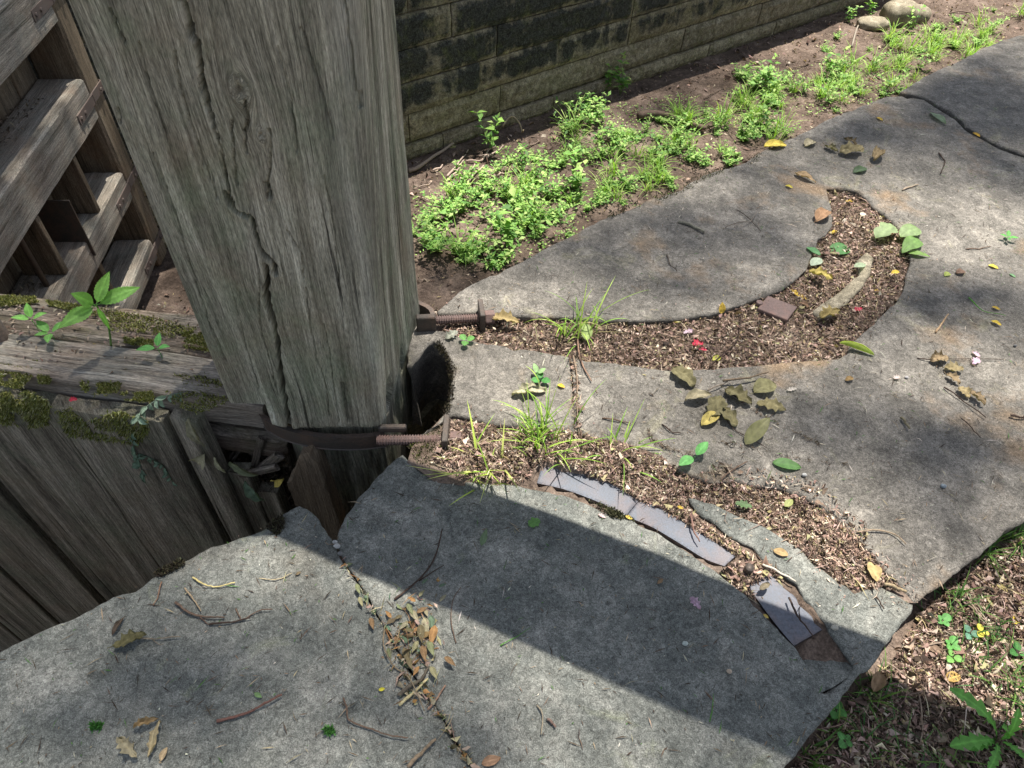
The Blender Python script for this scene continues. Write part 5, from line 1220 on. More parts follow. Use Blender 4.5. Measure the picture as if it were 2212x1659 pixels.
mosspatch([[(0, 640), (75, 642), (85, 655), (0, 662)], [(200, 662), (330, 686), (440, 712), (452, 750), (330, 722), (240, 715)], [(100, 650), (200, 664), (210, 680), (110, 662)], [(270, 730), (330, 735), (330, 750), (270, 742)], [(385, 715), (450, 720), (455, 760), (400, 752)], [(0, 778), (85, 782), (70, 815), (45, 842), (0, 835)], [(175, 820), (262, 828), (250, 860), (180, 852)], [(85, 800), (110, 800), (108, 830), (85, 830)], [(262, 850), (330, 848), (330, 868), (270, 866)], [(380, 805), (470, 808), (497, 868), (430, 895), (380, 880), (360, 850)]], None, 2200, 'green moss cushions growing on the top beam of the near gate', MC, (.005, .012), project=beamtop)
mosspatch([[(0, 845), (60, 838), (108, 868), (102, 915), (60, 922), (0, 912)], [(120, 885), (155, 880), (185, 905), (260, 885), (320, 905), (322, 930), (300, 955), (230, 948), (150, 938)]], None, 4200, 'thick moss hanging over the tops of the near gate planks', MC, (.008, .020), gnf * .8 + np.array([0, 0, .3]), beamfront, .8)
zero = lambda v: np.full(len(v), .001)
mosspatch([[(880, 955), (955, 905), (965, 985), (945, 1020), (900, 1000)]], lambda v: z_g2(v) - .004, 1500, 'dark dry moss under the near end of the iron collar', MD + MC[:1], (.006, .013))
mosspatch([[(1250, 1078), (1320, 1095), (1375, 1125), (1340, 1122), (1280, 1100)], [(1310, 1098), (1345, 1108), (1345, 1122), (1318, 1118)]], zero, 500, 'dark moss at the front edge of the curved iron bar', MD, (.005, .011))
mosspatch([[(575, 1140), (610, 1112), (618, 1135), (598, 1160)], [(330, 1238), (395, 1208), (400, 1222), (350, 1246)]], zero, 500, 'blackish moss on the gate side edge of the corner stone', [(.03, .025, .02), (.06, .05, .035), (.09, .085, .05)], (.005, .012))
mosspatch([[(1400, 425), (1490, 395), (1500, 405), (1420, 440)], [(1300, 465), (1380, 436), (1385, 446), (1310, 476)], [(1610, 345), (1690, 305), (1690, 316), (1620, 358)], [(1490, 386), (1575, 358), (1580, 366), (1500, 398)]], zero, 260, 'dark moss and crumbs along the chamber edge of the big slab', MD, (.006, .014))
mosspatch([[(922, 735), (945, 728), (985, 800), (980, 860), (966, 905), (957, 895), (970, 845), (965, 780)]], zero, 900, 'black moss round the rim of the hollow beside the post', [(.03, .025, .02), (.055, .045, .03), (.09, .08, .05)], (.006, .014))
mosspatch([[(195, 1566), (220, 1562), (222, 1575), (200, 1578)], [(700, 1572), (722, 1570), (724, 1586), (702, 1588)]], zero, 160, 'two little tufts of green moss on the corner stone', [(.06, .17, .04), (.09, .24, .06)], (.006, .013))
# ------------------------------------------------------------------ grass tufts and sprigs growing in the joints
def blade(mb, b, az, L, w, lean, droop, col):
    n = 9; u = np.linspace(0, 1, n); dh = np.array([math.cos(az), math.sin(az), 0]); sd = np.array([-math.sin(az), math.cos(az), 0])
    ang = lean + droop * u ** 1.5; dx = np.cumsum(np.sin(ang)) / n * L; dz = np.cumsum(np.cos(ang)) / n * L
    c = b + np.outer(dx, dh) + np.outer(dz, [0, 0, 1]); ww = w * np.clip(1.25 * (1 - u) ** .7, .05, 1) * np.clip(u * 5 + .5, 0, 1)
    V = np.vstack([c - sd * ww[:, None], c - np.array([0, 0, 1]) * ww[:, None] * .35, c + sd * ww[:, None]]); Fc = []
    for i in range(n - 1):
        Fc += [(i, i + 1, n + i + 1, n + i), (n + i, n + i + 1, 2 * n + i + 1, 2 * n + i)]
    k = .65 + .5 * u; mb.add(V, Fc, None, np.clip(np.tile(np.outer(k, col), (3, 1)), 0, 1))

def tuft(x, y, n, L, w, label, az0=None, spread=math.pi, cols=((.34, .54, .08), (.44, .62, .12), (.24, .44, .07)), z=-.02, lean=(.1, .9), r=.02, droop=(.3, 1.3), name='grass_tuft', cat='grass tuft', group=None, base=None):
    mb = MB(); c = at(float(x), float(y), z) if base is None else base
    for i in range(n):
        az = rng.uniform(-math.pi, math.pi) if az0 is None else az0 + rng.uniform(-spread, spread)
        dead = rng.random() < .13; lk = rng.uniform(.35, 1.1) * (.7 if dead else 1)
        blade(mb, c + np.array([rng.normal(0, r * 1.3), rng.normal(0, r * 1.3), 0]), az, L * 1.05 * lk, w * rng.uniform(.55, 1.15), rng.uniform(*lean) + (.5 if dead else 0), rng.uniform(*droop) * rng.uniform(.3, 1.6), np.array((.42, .36, .19) if dead else cols[rng.integers(len(cols))]) * rng.uniform(.7, 1.15))
    return tag(mb.build(name, MT['leaf'], origin=c), label, cat, group)
tuft(1242, 728, 38, .19, .0026, 'tall loose grass tuft at the left of the upper litter, by a pale leaf', r=.022, droop=(.5, 2.0))
tuft(1165, 962, 95, .17, .0026, 'dense bright grass tuft at the edge of the lower litter', r=.026, lean=(.05, .75))
tuft(1045, 1020, 32, .18, .003, 'sprawling grass tuft in front of the near washer plate', r=.02, lean=(.5, 1.3), droop=(.2, .9), cols=((.46, .60, .10), (.34, .54, .08), (.55, .60, .18)))
tuft(1335, 985, 28, .17, .0025, 'small arching grass tuft behind the curved iron bar', r=.014, lean=(.3, 1.1), droop=(.4, 1.3))
tuft(1166, 850, 2, .11, .003, 'single tall grass blade bent over the small hollowed stone', z=0, r=.003, lean=(.05, .1), droop=(1.4, 1.7), az0=2.9, spread=.1)

def sprig(x, y, leaves, label, z=0.0, col=(.12, .33, .08), group=None, name='clover_sprig', cat='sprig', base=None, h=.012):
    """little plant: stem part and each leaf a part"""
    b = at(float(x), float(y), z) if base is None else base; t = thing(name, label, cat, tuple(b), group); top = b + np.array([0, 0, h])
    tube(smooth_path([b, b + np.array([.001, .001, h * .5]), top], 4), .0011, sides=5, c=np.array(col) * .9).build('stem', MT['leaf'], t)
    for az, L, el, sh in leaves:
        d = np.array([math.cos(az) * math.cos(el), math.sin(az) * math.cos(el), math.sin(el)]); _ls[0] += 1
        P, Fc, C = leaf_geo(top + d * L * .12, top + d * L, L * (.8 if sh == 'round' else .5), sh, np.array(col) * rng.uniform(.85, 1.2), .35, .06, .01, seed=_ls[0])
        MB().add(P, Fc, None, C).build('leaf', MT['leaf'], t)
    return t
sprig(1167, 826, [(1.8, .030, .2, 'round'), (3.6, .030, .15, 'round'), (-.4, .030, .15, 'round')], 'dark green three leaved clover on the small hollowed stone', col=(.06, .22, .05))
sprig(1007, 742, [(.4, .028, .2, 'round'), (2.4, .028, .2, 'round'), (-1.7, .028, .2, 'round')], 'bright clover sprig behind the hollow of the post', col=(.16, .38, .10))
sprig(1497, 996, [(.8, .055, .35, 'oval'), (-2.5, .06, .1, 'oval')], 'two leaved green seedling at the edge of the lower litter', col=(.14, .40, .12), h=.02, name='seedling', cat='seedling')
sprig(2172, 520, [(1.2, .035, .3, 'toothed'), (2.8, .03, .2, 'toothed'), (-.3, .035, .2, 'toothed'), (-1.9, .03, .2, 'toothed')], 'small feathery green sprig on the right side of the slab', col=(.10, .33, .07), h=.015)
sprig(1160, 818, [(2.0, .034, .5, 'oval'), (.6, .03, .3, 'oval')], 'pale sprig behind the dark clover', col=(.28, .44, .20), h=.02)

# seedlings on the near gate's top beam
def virginia():
    b = at(240., 748., .012); t = thing('seedling', 'tall seedling with five toothed bright green leaflets on the near gate beam', 'seedling', tuple(b))
    fwd = unit(np.array([b[0], b[1], 0])); vp = lambda x, y, off=0.0: on_plane(float(x), float(y), b - fwd * off, fwd)
    nd = vp(207, 660, .015)
    tube(smooth_path([b, vp(236, 715, .004), vp(226, 685, .012), nd], 6), .0032, sides=7, c=(.16, .27, .08), taper=.6).build('stem', MT['leaf'], t)
    toc = unit(CAM - nd)
    for tip, wr, off, c in (((237, 586), .40, -.01, (.27, .52, .12)), ((303, 620), .42, .01, (.22, .46, .10)), ((152, 634), .62, .02, (.20, .43, .09)), ((126, 710), .46, .05, (.22, .45, .10)), ((238, 712), .24, .05, (.22, .50, .08))):
        T = vp(*tip, off); d = T - nd; B = nd + d * .10; L = np.linalg.norm(T - B); _ls[0] += 1
        P, Fc, C = leaf_geo(B, T, L * wr, 'toothed', c, .35, .05, .015, .2, up=unit(toc + np.array([0, 0, .9])), seed=_ls[0], rib=1.35)
        mb = MB().add(P, Fc, None, C); tube([nd, B + d * .02], .0013, mb, 5, c=c); mb.build('leaflet', MT['leaf'], t)
    B, T = vp(240, 752), vp(252, 802, .05); P, Fc, C = leaf_geo(B, T, np.linalg.norm(T - B) * .6, 'toothed', (.13, .40, .09), .3, .05, .01, .1, up=unit(toc + np.array([0, 0, .5])), seed=5)
    mb = MB().add(P, Fc, None, C); mb.build('leaflet', MT['leaf'], t)
virginia()
sprig(88, 722, [(2.0, .05, .7, 'toothed'), (.3, .05, .3, 'toothed'), (3.4, .05, .3, 'toothed')], 'small three leaved seedling at the far left of the near gate beam', z=.012, col=(.20, .46, .10), h=.06, name='seedling', cat='seedling')
sprig(118, 735, [(.5, .06, .4, 'toothed'), (-1.2, .05, .1, 'toothed'), (2.6, .055, .4, 'toothed'), (3.6, .04, .1, 'toothed')], 'low leafy seedling just right of the far left one on the near gate beam', z=.012, col=(.16, .38, .09), h=.03, name='seedling', cat='seedling')
sprig(352, 778, [(1.5, .045, .6, 'toothed'), (3.5, .055, .1, 'toothed'), (.0, .04, .2, 'toothed')], 'small seedling with a reddish stem near the post on the gate beam', z=.012, col=(.13, .38, .10), h=.05, name='seedling', cat='seedling')
# wilted sprays on the planks
def spray(pts, n, L, col, label, z=None, out_=.065):
    p = np.array(pts, float); q = on_plane(p[:, 0], p[:, 1], gpt(0, out_, 0), gnf) if z is None else at(p[:, 0], p[:, 1], z); q = smooth_path(q, 8)
    t = thing('wilted_vine', label, 'vine', tuple(q[0])); tube(q, .0013, sides=5, c=np.array(col) * .8).build('stem', MT['dry'], t); mb = MB()
    for i in range(n):
        b = q[int((i + .5) / n * (len(q) - 1))]; d = unit(gdir * rng.normal(0, .6) + np.array([0, 0, rng.uniform(-1.1, .1)]) + gnf * rng.uniform(.1, .7)); _ls[0] += 1
        P, Fc, C = leaf_geo(b, b + d * L * rng.uniform(.7, 1.1), L * .55, 'oval', np.array(col) * rng.uniform(.8, 1.2), 1.1, .1, .04, .4, up=gnf + np.array([0, 0, .5]), seed=_ls[0], nu=9, nv=7); mb.add(P, Fc, None, C)
    mb.build('leaves', MT['dry'], t)
spray([(395, 848), (360, 855), (325, 872), (300, 895), (298, 905)], 13, .030, (.22, .30, .22), 'wilted grey green vine with rows of small curled leaves on the gate beam', z=.018)
spray([(285, 935), (292, 975), (300, 1000), (312, 1030)], 16, .026, (.13, .19, .13), 'dark wilted fern like spray hanging on the gate planks, left strand')
spray([(300, 980), (330, 992), (355, 1010), (375, 1045)], 14, .022, (.13, .19, .13), 'dark wilted fern like spray hanging on the gate planks, right strand')
def pleaf(b, t, wr, col, label, out_=.06, roll=1.2):
    _ls[0] += 1; B = on_plane(float(b[0]), float(b[1]), gpt(0, out_, 0), gnf); T = on_plane(float(t[0]), float(t[1]), gpt(0, out_ + .02, 0), gnf)
    P, Fc, C = leaf_geo(B, T, np.linalg.norm(T - B) * wr, 'oval', col, roll, .1, .05, .3, up=gnf + np.array([0, 0, .4]), seed=_ls[0]); tag(MB().add(P, Fc, None, C).build('fallen_leaf', MT['dry']), label, 'leaf')
pleaf((405, 905), (442, 965), .35, (.26, .24, .16), 'grey rolled leaf stuck at the top of the short gate plank'); pleaf((462, 988), (488, 1022), .35, (.36, .35, .22), 'pale rolled leaf in the rotted corner of the gate'); pleaf((495, 998), (556, 1028), .36, (.20, .22, .13), 'long olive leaf in the rotted corner of the gate', out_=.02); pleaf((528, 1040), (570, 1082), .5, (.15, .21, .14), 'grey green crumpled leaf deep in the rotted corner of the gate'); pleaf((430, 1000), (442, 980), .6, (.40, .38, .26), 'small pale leaf scrap on the short gate plank'); pleaf((592, 1040), (612, 1034), .5, (.55, .45, .12), 'yellow leaf scrap beside the broken plank', out_=.04)
# rotten crumbs in the corner
q = rng.uniform(0, 1, (420, 2)) * [130, 110] + [500, 1010]; w3 = on_plane(q[:, 0], q[:, 1], gpt(0, .0, 0), gnf); k = len(w3)
V, Fc, C = leafcloud(w3 - gnf * rng.uniform(0, .05, (k, 1)), rand_unit(k), rand_unit(k), rng.uniform(.01, .035, k), rng.uniform(.003, .012, k), .2, .1, pal(k, [(.05, .04, .03), (.09, .07, .05), (.14, .11, .08)], .3))
tag(mesh('rotten_wood', V, Fc, MT['litter'], cols=C), 'crumbled rotten wood and soil packed in the corner of the gate and the post', 'debris', kind='stuff')

# ------------------------------------------------------------------ bank at the lower right
BK = [(1700, 1670), (1760, 1600), (1850, 1500), (1935, 1420), (1985, 1330), (2080, 1240), (2160, 1180), (2230, 1130), (2330, 1130), (2330, 1760), (1660, 1760)]
litter('leaf_litter', sample_poly(BK, 24000, -.1), z_bank, 'dry leaf litter covering the bank beside the coping stones', wts=WL, L=(.006, .024), pile=.014, twigs=.18)
BK2 = [(2330, 1130), (2420, 1000), (2530, 780), (2900, 700), (3300, 1300), (2900, 1900), (1500, 2000), (1660, 1760), (2330, 1760)]
litter('leaf_litter', sample_poly(BK2, 16000, -.1), z_bank, 'dry leaf litter on the bank farther from the coping stones', wts=WL, L=(.008, .036), pile=.016, twigs=.18)
P = np.vstack([sample_poly(BK, 1500, -.1), sample_poly(BK2, 1200, -.1)]); g = fbm(np.column_stack([P * 7, np.zeros(len(P))]), 601); e = seg_dist(P, edge[:-1], edge[1:]); P = P[(g > .12) | (e < .035)]
mb = MB()
for p in P:
    b = np.array([p[0], p[1], 0]); b[2] = z_bank(p[None])[0] - .003; blade(mb, b, rng.uniform(-3.1, 3.1), rng.uniform(.025, .085), rng.uniform(.0011, .0022), rng.uniform(.3, 1.3), rng.uniform(.1, 1.0), np.array([(.10, .22, .05), (.16, .28, .06), (.07, .17, .05)][rng.integers(3)]))
tag(mb.build('grass', MT['leaf']), 'short sparse green grass on the bank along the stone edge', 'grass', kind='stuff')
for (x, y, n, L, lb) in [(2120, 1195, 40, .11, 'grass clump under the stone edge at the right of the bank'), (2190, 1170, 40, .10, 'grass clump at the right edge of the picture'), (2185, 1480, 16, .10, 'thin yellowish grass clump above the dandelion'), (2060, 1290, 30, .08, 'low grass clump beside the stone joint'), (1800, 1560, 16, .08, 'small grass clump at the corner of the bottom stone'), (1870, 1490, 16, .09, 'grass clump by the ribbed brown leaf'), (1740, 1640, 22, .10, 'grass clump at the bottom edge of the picture')]:
    p = at(float(x), float(y), -.1); tuft(x, y, n, L, .0022, lb, z=float(z_bank(p[None, :2])[0]), lean=(.2, 1.1), r=.009, cols=((.12, .26, .05), (.18, .32, .07), (.09, .2, .05)))
for (x, y, lv, lb, c) in [(2046, 1398, 4, 'clover sprig in the middle of the bank', (.12, .34, .08)), (2050, 1425, 3, 'bright round leaved sprig below the clover', (.20, .44, .10)), (2115, 1370, 3, 'yellow leaved sprig on the bank', (.60, .55, .08)), (2190, 1413, 3, 'dark green sprig near the right edge', (.08, .26, .06)), (2090, 1372, 3, 'blue green round leaved sprig beside the yellow one', (.12, .27, .18)), (1815, 1608, 4, 'green sprig by the stone corner at the bottom', (.12, .33, .09)), (1798, 1540, 4, 'feathery sprig against the stone edge', (.10, .28, .07)), (2030, 1345, 4, 'clover patch sprig under the stone joint', (.12, .33, .09))]:
    p = at(float(x), float(y), -.1); p[2] = z_bank(p[None, :2])[0]
    sprig(x, y, [(6.28 / lv * k + x,   .020 * rng.uniform(.7, 1.3), .2, 'round') for k in range(lv)], lb, base=p, col=c, h=.018)
def dandelion():
    b = at(2152., 1600., -.1); b[2] = z_bank(b[None, :2])[0]; t = thing('dandelion', 'dandelion with long notched green leaves at the lower right corner', 'weed', tuple(b))
    for tip, zt, wr in (((2050, 1487), .10, .22), ((2052, 1612), .03, .28), ((2200, 1530), .10, .24), ((2095, 1620), .02, .25), ((2215, 1640), .04, .3), ((2165, 1570), .09, .25), ((2135, 1665), .03, .25)):
        T = at(float(tip[0]), float(tip[1]), -.1 + zt); L = np.linalg.norm(T - b); _ls[0] += 1
        n = 40; u, v = np.meshgrid(np.linspace(0, 1, n), np.linspace(-1, 1, 7), indexing='ij'); u, v = u.ravel(), v.ravel()
        hw = (.12 + .9 * np.sin(np.pi * np.clip(u, 0, 1) ** 1.9) ** .8) * .5 * (1 - .62 * ((1 - u) * 6 % 1) * (u < .85)) * wr * L
        d = (T - b) / L; sd = unit(np.cross([0, 0, 1], d)); up = np.cross(d, sd)
        P = b + np.outer(u * L, d) + np.outer(hw * v, sd) + np.outer(.16 * L * 4 * u * (1 - u) + .3 * hw * np.abs(v) + .01 * L * fbm(np.column_stack([u * 7, v * 2, 0 * u]), _ls[0]), up)
        C = np.outer(1 + .5 * np.exp(-(v / .15) ** 2), (.14, .36, .07)); i = np.arange(n * 7).reshape(n, 7)
        MB().add(P, [tuple(q) for q in np.stack([i[:-1, :-1], i[1:, :-1], i[1:, 1:], i[:-1, 1:]], -1).reshape(-1, 4)], None, np.clip(C, 0, 1)).build('leaf', MT['leaf'], t)
dandelion()
for b, t_, c, lb in [((2102, 1360), (2128, 1368), (.66, .56, .10), 'broad yellow leaf on the bank under a sprig'), ((2176, 1346), (2200, 1340), (.70, .52, .06), 'yellow leaf at the right of the bank'), ((2040, 1470), (2072, 1460), (.55, .36, .12), 'orange brown leaf in the middle of the bank'), ((2000, 1400), (2035, 1412), (.26, .18, .13), 'dark pinkish leaf under the stone joint'), ((1985, 1660), (2020, 1640), (.17, .12, .12), 'purplish brown bark scrap at the bottom of the bank'), ((1900, 1475), (1925, 1490), (.34, .25, .17), 'tan leaf beside the ribbed brown leaf'), ((1842, 1630), (1868, 1625), (.35, .28, .19), 'pale curled leaf by the bottom stone corner'), ((2150, 1265), (2175, 1280), (.50, .42, .18), 'straw coloured leaf near the right grass'), ((2015, 1600), (2045, 1590), (.30, .24, .18), 'grey brown leaf left of the dandelion'), ((2205, 1470), (2225, 1500), (.60, .52, .06), 'yellow leaf at the right edge above the dandelion')]:
    P_ = at(float(b[0]), float(b[1]), -.1); leaf(b, t_, .62, 'oval', c, lb, z=float(z_bank(P_[None, :2])[0]) + .006, roll=.6, crump=.06, arch=.1)
for pts, r, lb in [([(1985, 1610), (1990, 1560), (1982, 1500)], .003, 'upright thin stick on the bank left of the dandelion'), ([(2210, 1660), (2205, 1620), (2200, 1600)], .006, 'grey broken stick at the lower right corner'), ([(2000, 1395), (2040, 1388), (2080, 1375)], .003, 'pale thin stick near the clover sprig'), ([(2090, 1300), (2110, 1330), (2118, 1350)], .004, 'dry stalk on the bank near the grass')]:
    P_ = at(float(pts[0][0]), float(pts[0][1]), -.1); twig(pts, r, lb, z=float(z_bank(P_[None, :2])[0]) + .01, col=(.26, .20, .15))

# ------------------------------------------------------------------ chamber floor: weeds, sticks, rocks
FZ = -2.4
def fl(x, y): p = at(float(x), float(y), FZ); p[2] = z_floor(p[None, :2])[0] ; return p
def weed_mesh(kind, seed):
    r = np.random.default_rng(seed); mb = MB(); pos, dr, nr, L, W, cc = [], [], [], [], [], []
    if kind == 'grass':
        for i in range(26): blade(mb, np.array([r.normal(0, .03), r.normal(0, .03), 0]), r.uniform(-3.1, 3.1), r.uniform(.14, .38), r.uniform(.0035, .0065), r.uniform(.1, .8), r.uniform(.5, 1.7), np.array([(.32, .54, .10), (.25, .46, .08), (.44, .60, .17)][i % 3]))
        return mb
    ns, hh, ll = ((7, .24, .056), (4, .36, .100), (13, .09, .038))[('bushy', 'broad', 'creeping').index(kind)]
    for s_ in range(ns):
        az, ln = r.uniform(-3.1, 3.1), r.uniform(.3, 1.7 if kind != 'broad' else .8) * (1.5 if kind == 'creeping' else 1); jb = .009; b = np.array([r.normal(0, jb), r.normal(0, jb), 0]); h = hh * r.uniform(.4, 1.15)
        tip = b + np.array([math.cos(az) * h * ln * .7, math.sin(az) * h * ln * .7, h]); pth = smooth_path([b, (b + tip) / 2 + np.array([0, 0, h * .12]), tip], 4); tube(pth, .0028, mb, 4, c=(.16, .26, .08), taper=.5)
        nn = 5 if kind != 'broad' else 4
        for k in range(1, nn + 1):
            q = pth[min(len(pth) - 1, int(k / nn * (len(pth) - 1)))]
            for a in (0, math.pi):
                th = az + k * 1.57 + a + r.uniform(-.3, .3); pos.append(q); dr.append((math.cos(th), math.sin(th), r.uniform(-.1, .55))); nr.append((r.normal(0, .25), r.normal(0, .25), 1)); L.append(ll * r.uniform(.7, 1.25)); W.append(L[-1] * r.uniform(.42, .6))
                cc.append(np.array([(.19, .38, .08), (.28, .48, .11), (.10, .23, .05), (.40, .54, .18)][r.integers(4)]) * r.uniform(.85, 1.15))
        pos.append(tip); dr.append((r.normal(), r.normal(), .8)); nr.append((0, 0, 1)); L.append(ll * .7); W.append(ll * .3); cc.append((.30, .48, .14))
    V, Fc, C = leafcloud(np.array(pos), np.array(dr), np.array(nr, float), np.array(L), np.array(W), .12, .12, np.array(cc)); mb.add(V, [tuple(f) for f in Fc], None, C); return mb
KIND = dict(bushy=('leafy_weed', 'bushy bright green weed with small leaves growing on the chamber floor', 'weed', 'small leaved weeds on the chamber floor'),
            grass=('grass_clump', 'arching clump of long green grass on the chamber floor', 'grass clump', 'grass clumps on the chamber floor'),
            broad=('broadleaf_weed', 'tall weed with broad green leaves on the chamber floor', 'weed', 'broad leaved weeds on the chamber floor'),
            creeping=('creeping_weed', 'low creeping weed with tiny leaves on the chamber floor', 'weed', 'creeping weeds on the chamber floor'))
PROTO = {}
def put_weed(kind, x, y, sc=1.0):
    k = int(rng.integers(8)); key = (kind, k); nm, lb, ct, gr = KIND[kind]; p = fl(x, y)
    if key not in PROTO:
        o = weed_mesh(kind, 700 + k + 10 * len(kind)).build(nm, MT['leaf'], origin=(0, 0, 0)); PROTO[key] = o
    else:
        o = PROTO[key].copy(); COL.objects.link(o)
    tag(o, lb, ct, gr); o.location = Vector(p - [0, 0, .005]); o.rotation_euler = (0, 0, rng.uniform(0, 6.28)); o.scale = (sc,) * 3
    return o
chx, chy = np.array([c[0] for c in CHAM + CHAM2[1:]]), np.array([c[1] for c in CHAM + CHAM2[1:]])
for cx, cy, rx, ry, mix in [(965, 500, 70, 62, 'b12c6g1'), (1060, 450, 105, 58, 'b15c6g1'), (1175, 415, 85, 45, 'b10c5'), (1130, 375, 90, 32, 'b6c3w1'), (1300, 315, 100, 42, 'b10c4g2'), (1400, 330, 95, 45, 'b6c6g2'), (1500, 318, 80, 36, 'b8c4'), (1268, 258, 45, 25, 'w3b3'), (1330, 215, 20, 10, 'w1'), (1570, 265, 90, 38, 'b6c6g3'), (1660, 180, 80, 26, 'b6w2c3'), (1735, 225, 90, 40, 'b6c6g4'), (1850, 175, 100, 42, 'b4c8g4w1'), (1960, 120, 90, 38, 'b3c8g5'), (2080, 85, 80, 30, 'c6g5b2'), (1105, 515, 20, 14, 'w1'), (1075, 335, 30, 12, 'w1'), (1310, 205, 8, 5, 'w1'), (1590, 200, 40, 18, 'b3w1'), (1800, 95, 80, 20, 'c4b1'), (2130, 45, 80, 20, 'c4g1'), (1235, 345, 60, 22, 'b4g1'), (1180, 490, 70, 30, 'b5c8g1'), (1290, 430, 80, 26, 'c8b2g2w1'), (1400, 400, 60, 20, 'c6b2g2'), (1050, 560, 60, 20, 'c6b3'), (1560, 345, 60, 18, 'c5b2g1'), (1650, 290, 60, 22, 'c5b4g2w1'), (1100, 540, 25, 10, 'w1'), (1900, 170, 120, 40, 'g5c6'), (1450, 280, 60, 30, 'g3c4'), (1130, 440, 80, 50, 'g3w1'), (1350, 360, 80, 30, 'g3'), (2030, 110, 90, 26, 'g5'), (1620, 230, 70, 30, 'g3w1')]:
    import re
    for k, n in re.findall(r'([a-z])(\d+)', mix):
        for i in range(int(int(n) * (.8 if k in 'bc' else 1.8 if k == 'g' else 1.5))):
            for _ in range(20):
                a, q = rng.uniform(0, 6.28), math.sqrt(rng.random()); x, y = cx + rx * q * math.cos(a), cy + ry * q * math.sin(a)
                if y < np.interp(x, chx, chy) + 18: break
            put_weed(dict(b='bushy', c='creeping', g='grass', w='broad')[k], x, y, rng.uniform(.55, 1.2))
FLP = [(440, 560), (700, 400), (890, 340), (1280, 195), (1860, 0), (2212, -60), (2260, 90), (1930, 230), (1500, 420), (1100, 610), (920, 720), (440, 720), (340, 640)]
litter('leaf_litter', sample_poly(FLP, 11000, FZ), z_floor, 'brown leaf litter and small debris on the chamber floor', wts=WL, L=(.015, .065), pile=.025, twigs=.35)
P = sample_poly([(895, 560), (900, 420), (1080, 390), (1250, 250), (1500, 200), (1700, 140), (2000, 60), (2190, 30), (2200, 90), (1920, 220), (1480, 410), (1140, 570)], 5200, FZ)
P = P[fbm(np.column_stack([P * 2.3, np.zeros(len(P))]), 621) > .06]; n = len(P)
V, Fc, C = leafcloud(np.column_stack([P, z_floor(P) + rng.uniform(.005, .05, n)]), np.column_stack([rng.normal(0, 1, (n, 2)), rng.uniform(-.1, .5, n)]), np.column_stack([rng.normal(0, .3, (n, 2)), np.ones(n)]), rng.uniform(.018, .042, n), rng.uniform(.010, .022, n), .12, .1, pal(n, [(.25, .46, .10), (.36, .56, .15), (.17, .36, .09), (.48, .56, .24)], .2))
tag(mesh('ground_cover', V, Fc, MT['leaf'], cols=C), 'low green ground cover spread over the chamber floor', 'ground cover', kind='stuff')
def fstick(pts, r, label, col=(.22, .16, .12), group=None, hump=.02, name='stick', cat='stick'):
    q = smooth_path([fl(x, y) for x, y in pts], 7); n = len(q); q[:, 2] += r + hump * np.abs(np.sin(np.linspace(.3, 4, n))); tag(tube(q, np.linspace(r, r * .6, n), None, 7, .12, col).build(name, MT['twig']), label, cat, group)
fstick([(884, 376), (906, 370), (945, 342), (980, 317)], .022, 'thick pale driftwood stick at the foot of the far wall', (.34, .27, .21))
fstick([(1376, 264), (1420, 258), (1460, 266), (1520, 290)], .045, 'dark fallen branch lying among the weeds', (.13, .095, .075))
fstick([(1085, 285), (1105, 277), (1125, 285), (1130, 300)], .012, 'pale arched stem near the foot of the wall', (.42, .34, .22), hump=.12)
fstick([(1840, 100), (1850, 65), (1870, 45)], .014, 'grey leaning stick by the rocks', (.25, .22, .18))
for i in range(26):
    x, y = rng.uniform(890, 1060), 0; y = 424 - (x - 890) * .32 + rng.uniform(-34, 24); a = rng.normal(-.35, .35); l = rng.uniform(18, 55)
    fstick([(x, y), (x + l * .5 * math.cos(a), y + l * .5 * math.sin(a) + rng.uniform(-5, 5)), (x + l * math.cos(a), y + l * math.sin(a))], rng.uniform(.006, .014), 'thin grey driftwood stick in the tangle at the foot of the far wall', (.42, .33, .275), 'driftwood sticks at the foot of the wall')
for i, (x, y) in enumerate([(1640, 250), (1590, 240), (1700, 150), (1760, 130), (1480, 235), (1520, 215), (1120, 330), (1040, 385), (1900, 60), (2050, 30)]):
    a = rng.uniform(-.8, .4); fstick([(x, y), (x + 25 * math.cos(a), y + 22 * math.sin(a)), (x + 50 * math.cos(a), y + 48 * math.sin(a))], rng.uniform(.006, .012), 'thin brown twig lying on the bare soil of the chamber floor', (.2, .15, .12), 'twigs on the chamber floor', name='twig', cat='twig')
def rock(x, y, sx, sy, sz, label, seed):
    c = fl(x, y); n = 26; V, Fc = [], []
    for i in range(n // 2 + 1):
        ph = math.pi * i / (n // 2)
        for j in range(n): th = 2 * math.pi * j / n; V.append((math.sin(ph) * math.cos(th), math.sin(ph) * math.sin(th), math.cos(ph)))
    V = np.array(V); k = 1 + .22 * fbm(V * 1.3 + seed, seed) + .08 * fbm(V * 4 + seed, seed + 1); V = np.sign(V) * np.abs(V) ** .8 * k[:, None] * [sx, sy, sz]; V[:, 2] += sz * .6
    for i in range(n // 2):
        for j in range(n): Fc.append((i * n + j, i * n + (j + 1) % n, (i + 1) * n + (j + 1) % n, (i + 1) * n + j))
    tag(mesh('rock', V + c, [tuple(dict.fromkeys(f)) for f in Fc], MT['rocks']), label, 'rock')
rock(1935, 52, .27, .22, .20, 'largest rounded pale rock of the group by the wall, upper right', 5); rock(1880, 62, .22, .16, .09, 'flat rock left of the large pale rock', 8); rock(1975, 48, .17, .15, .13, 'small brownish rock right of the large pale rock', 12)
put_weed('broad', 1880, 40, .9); put_weed('broad', 1960, 75, .8); put_weed('broad', 1830, 50, .7)
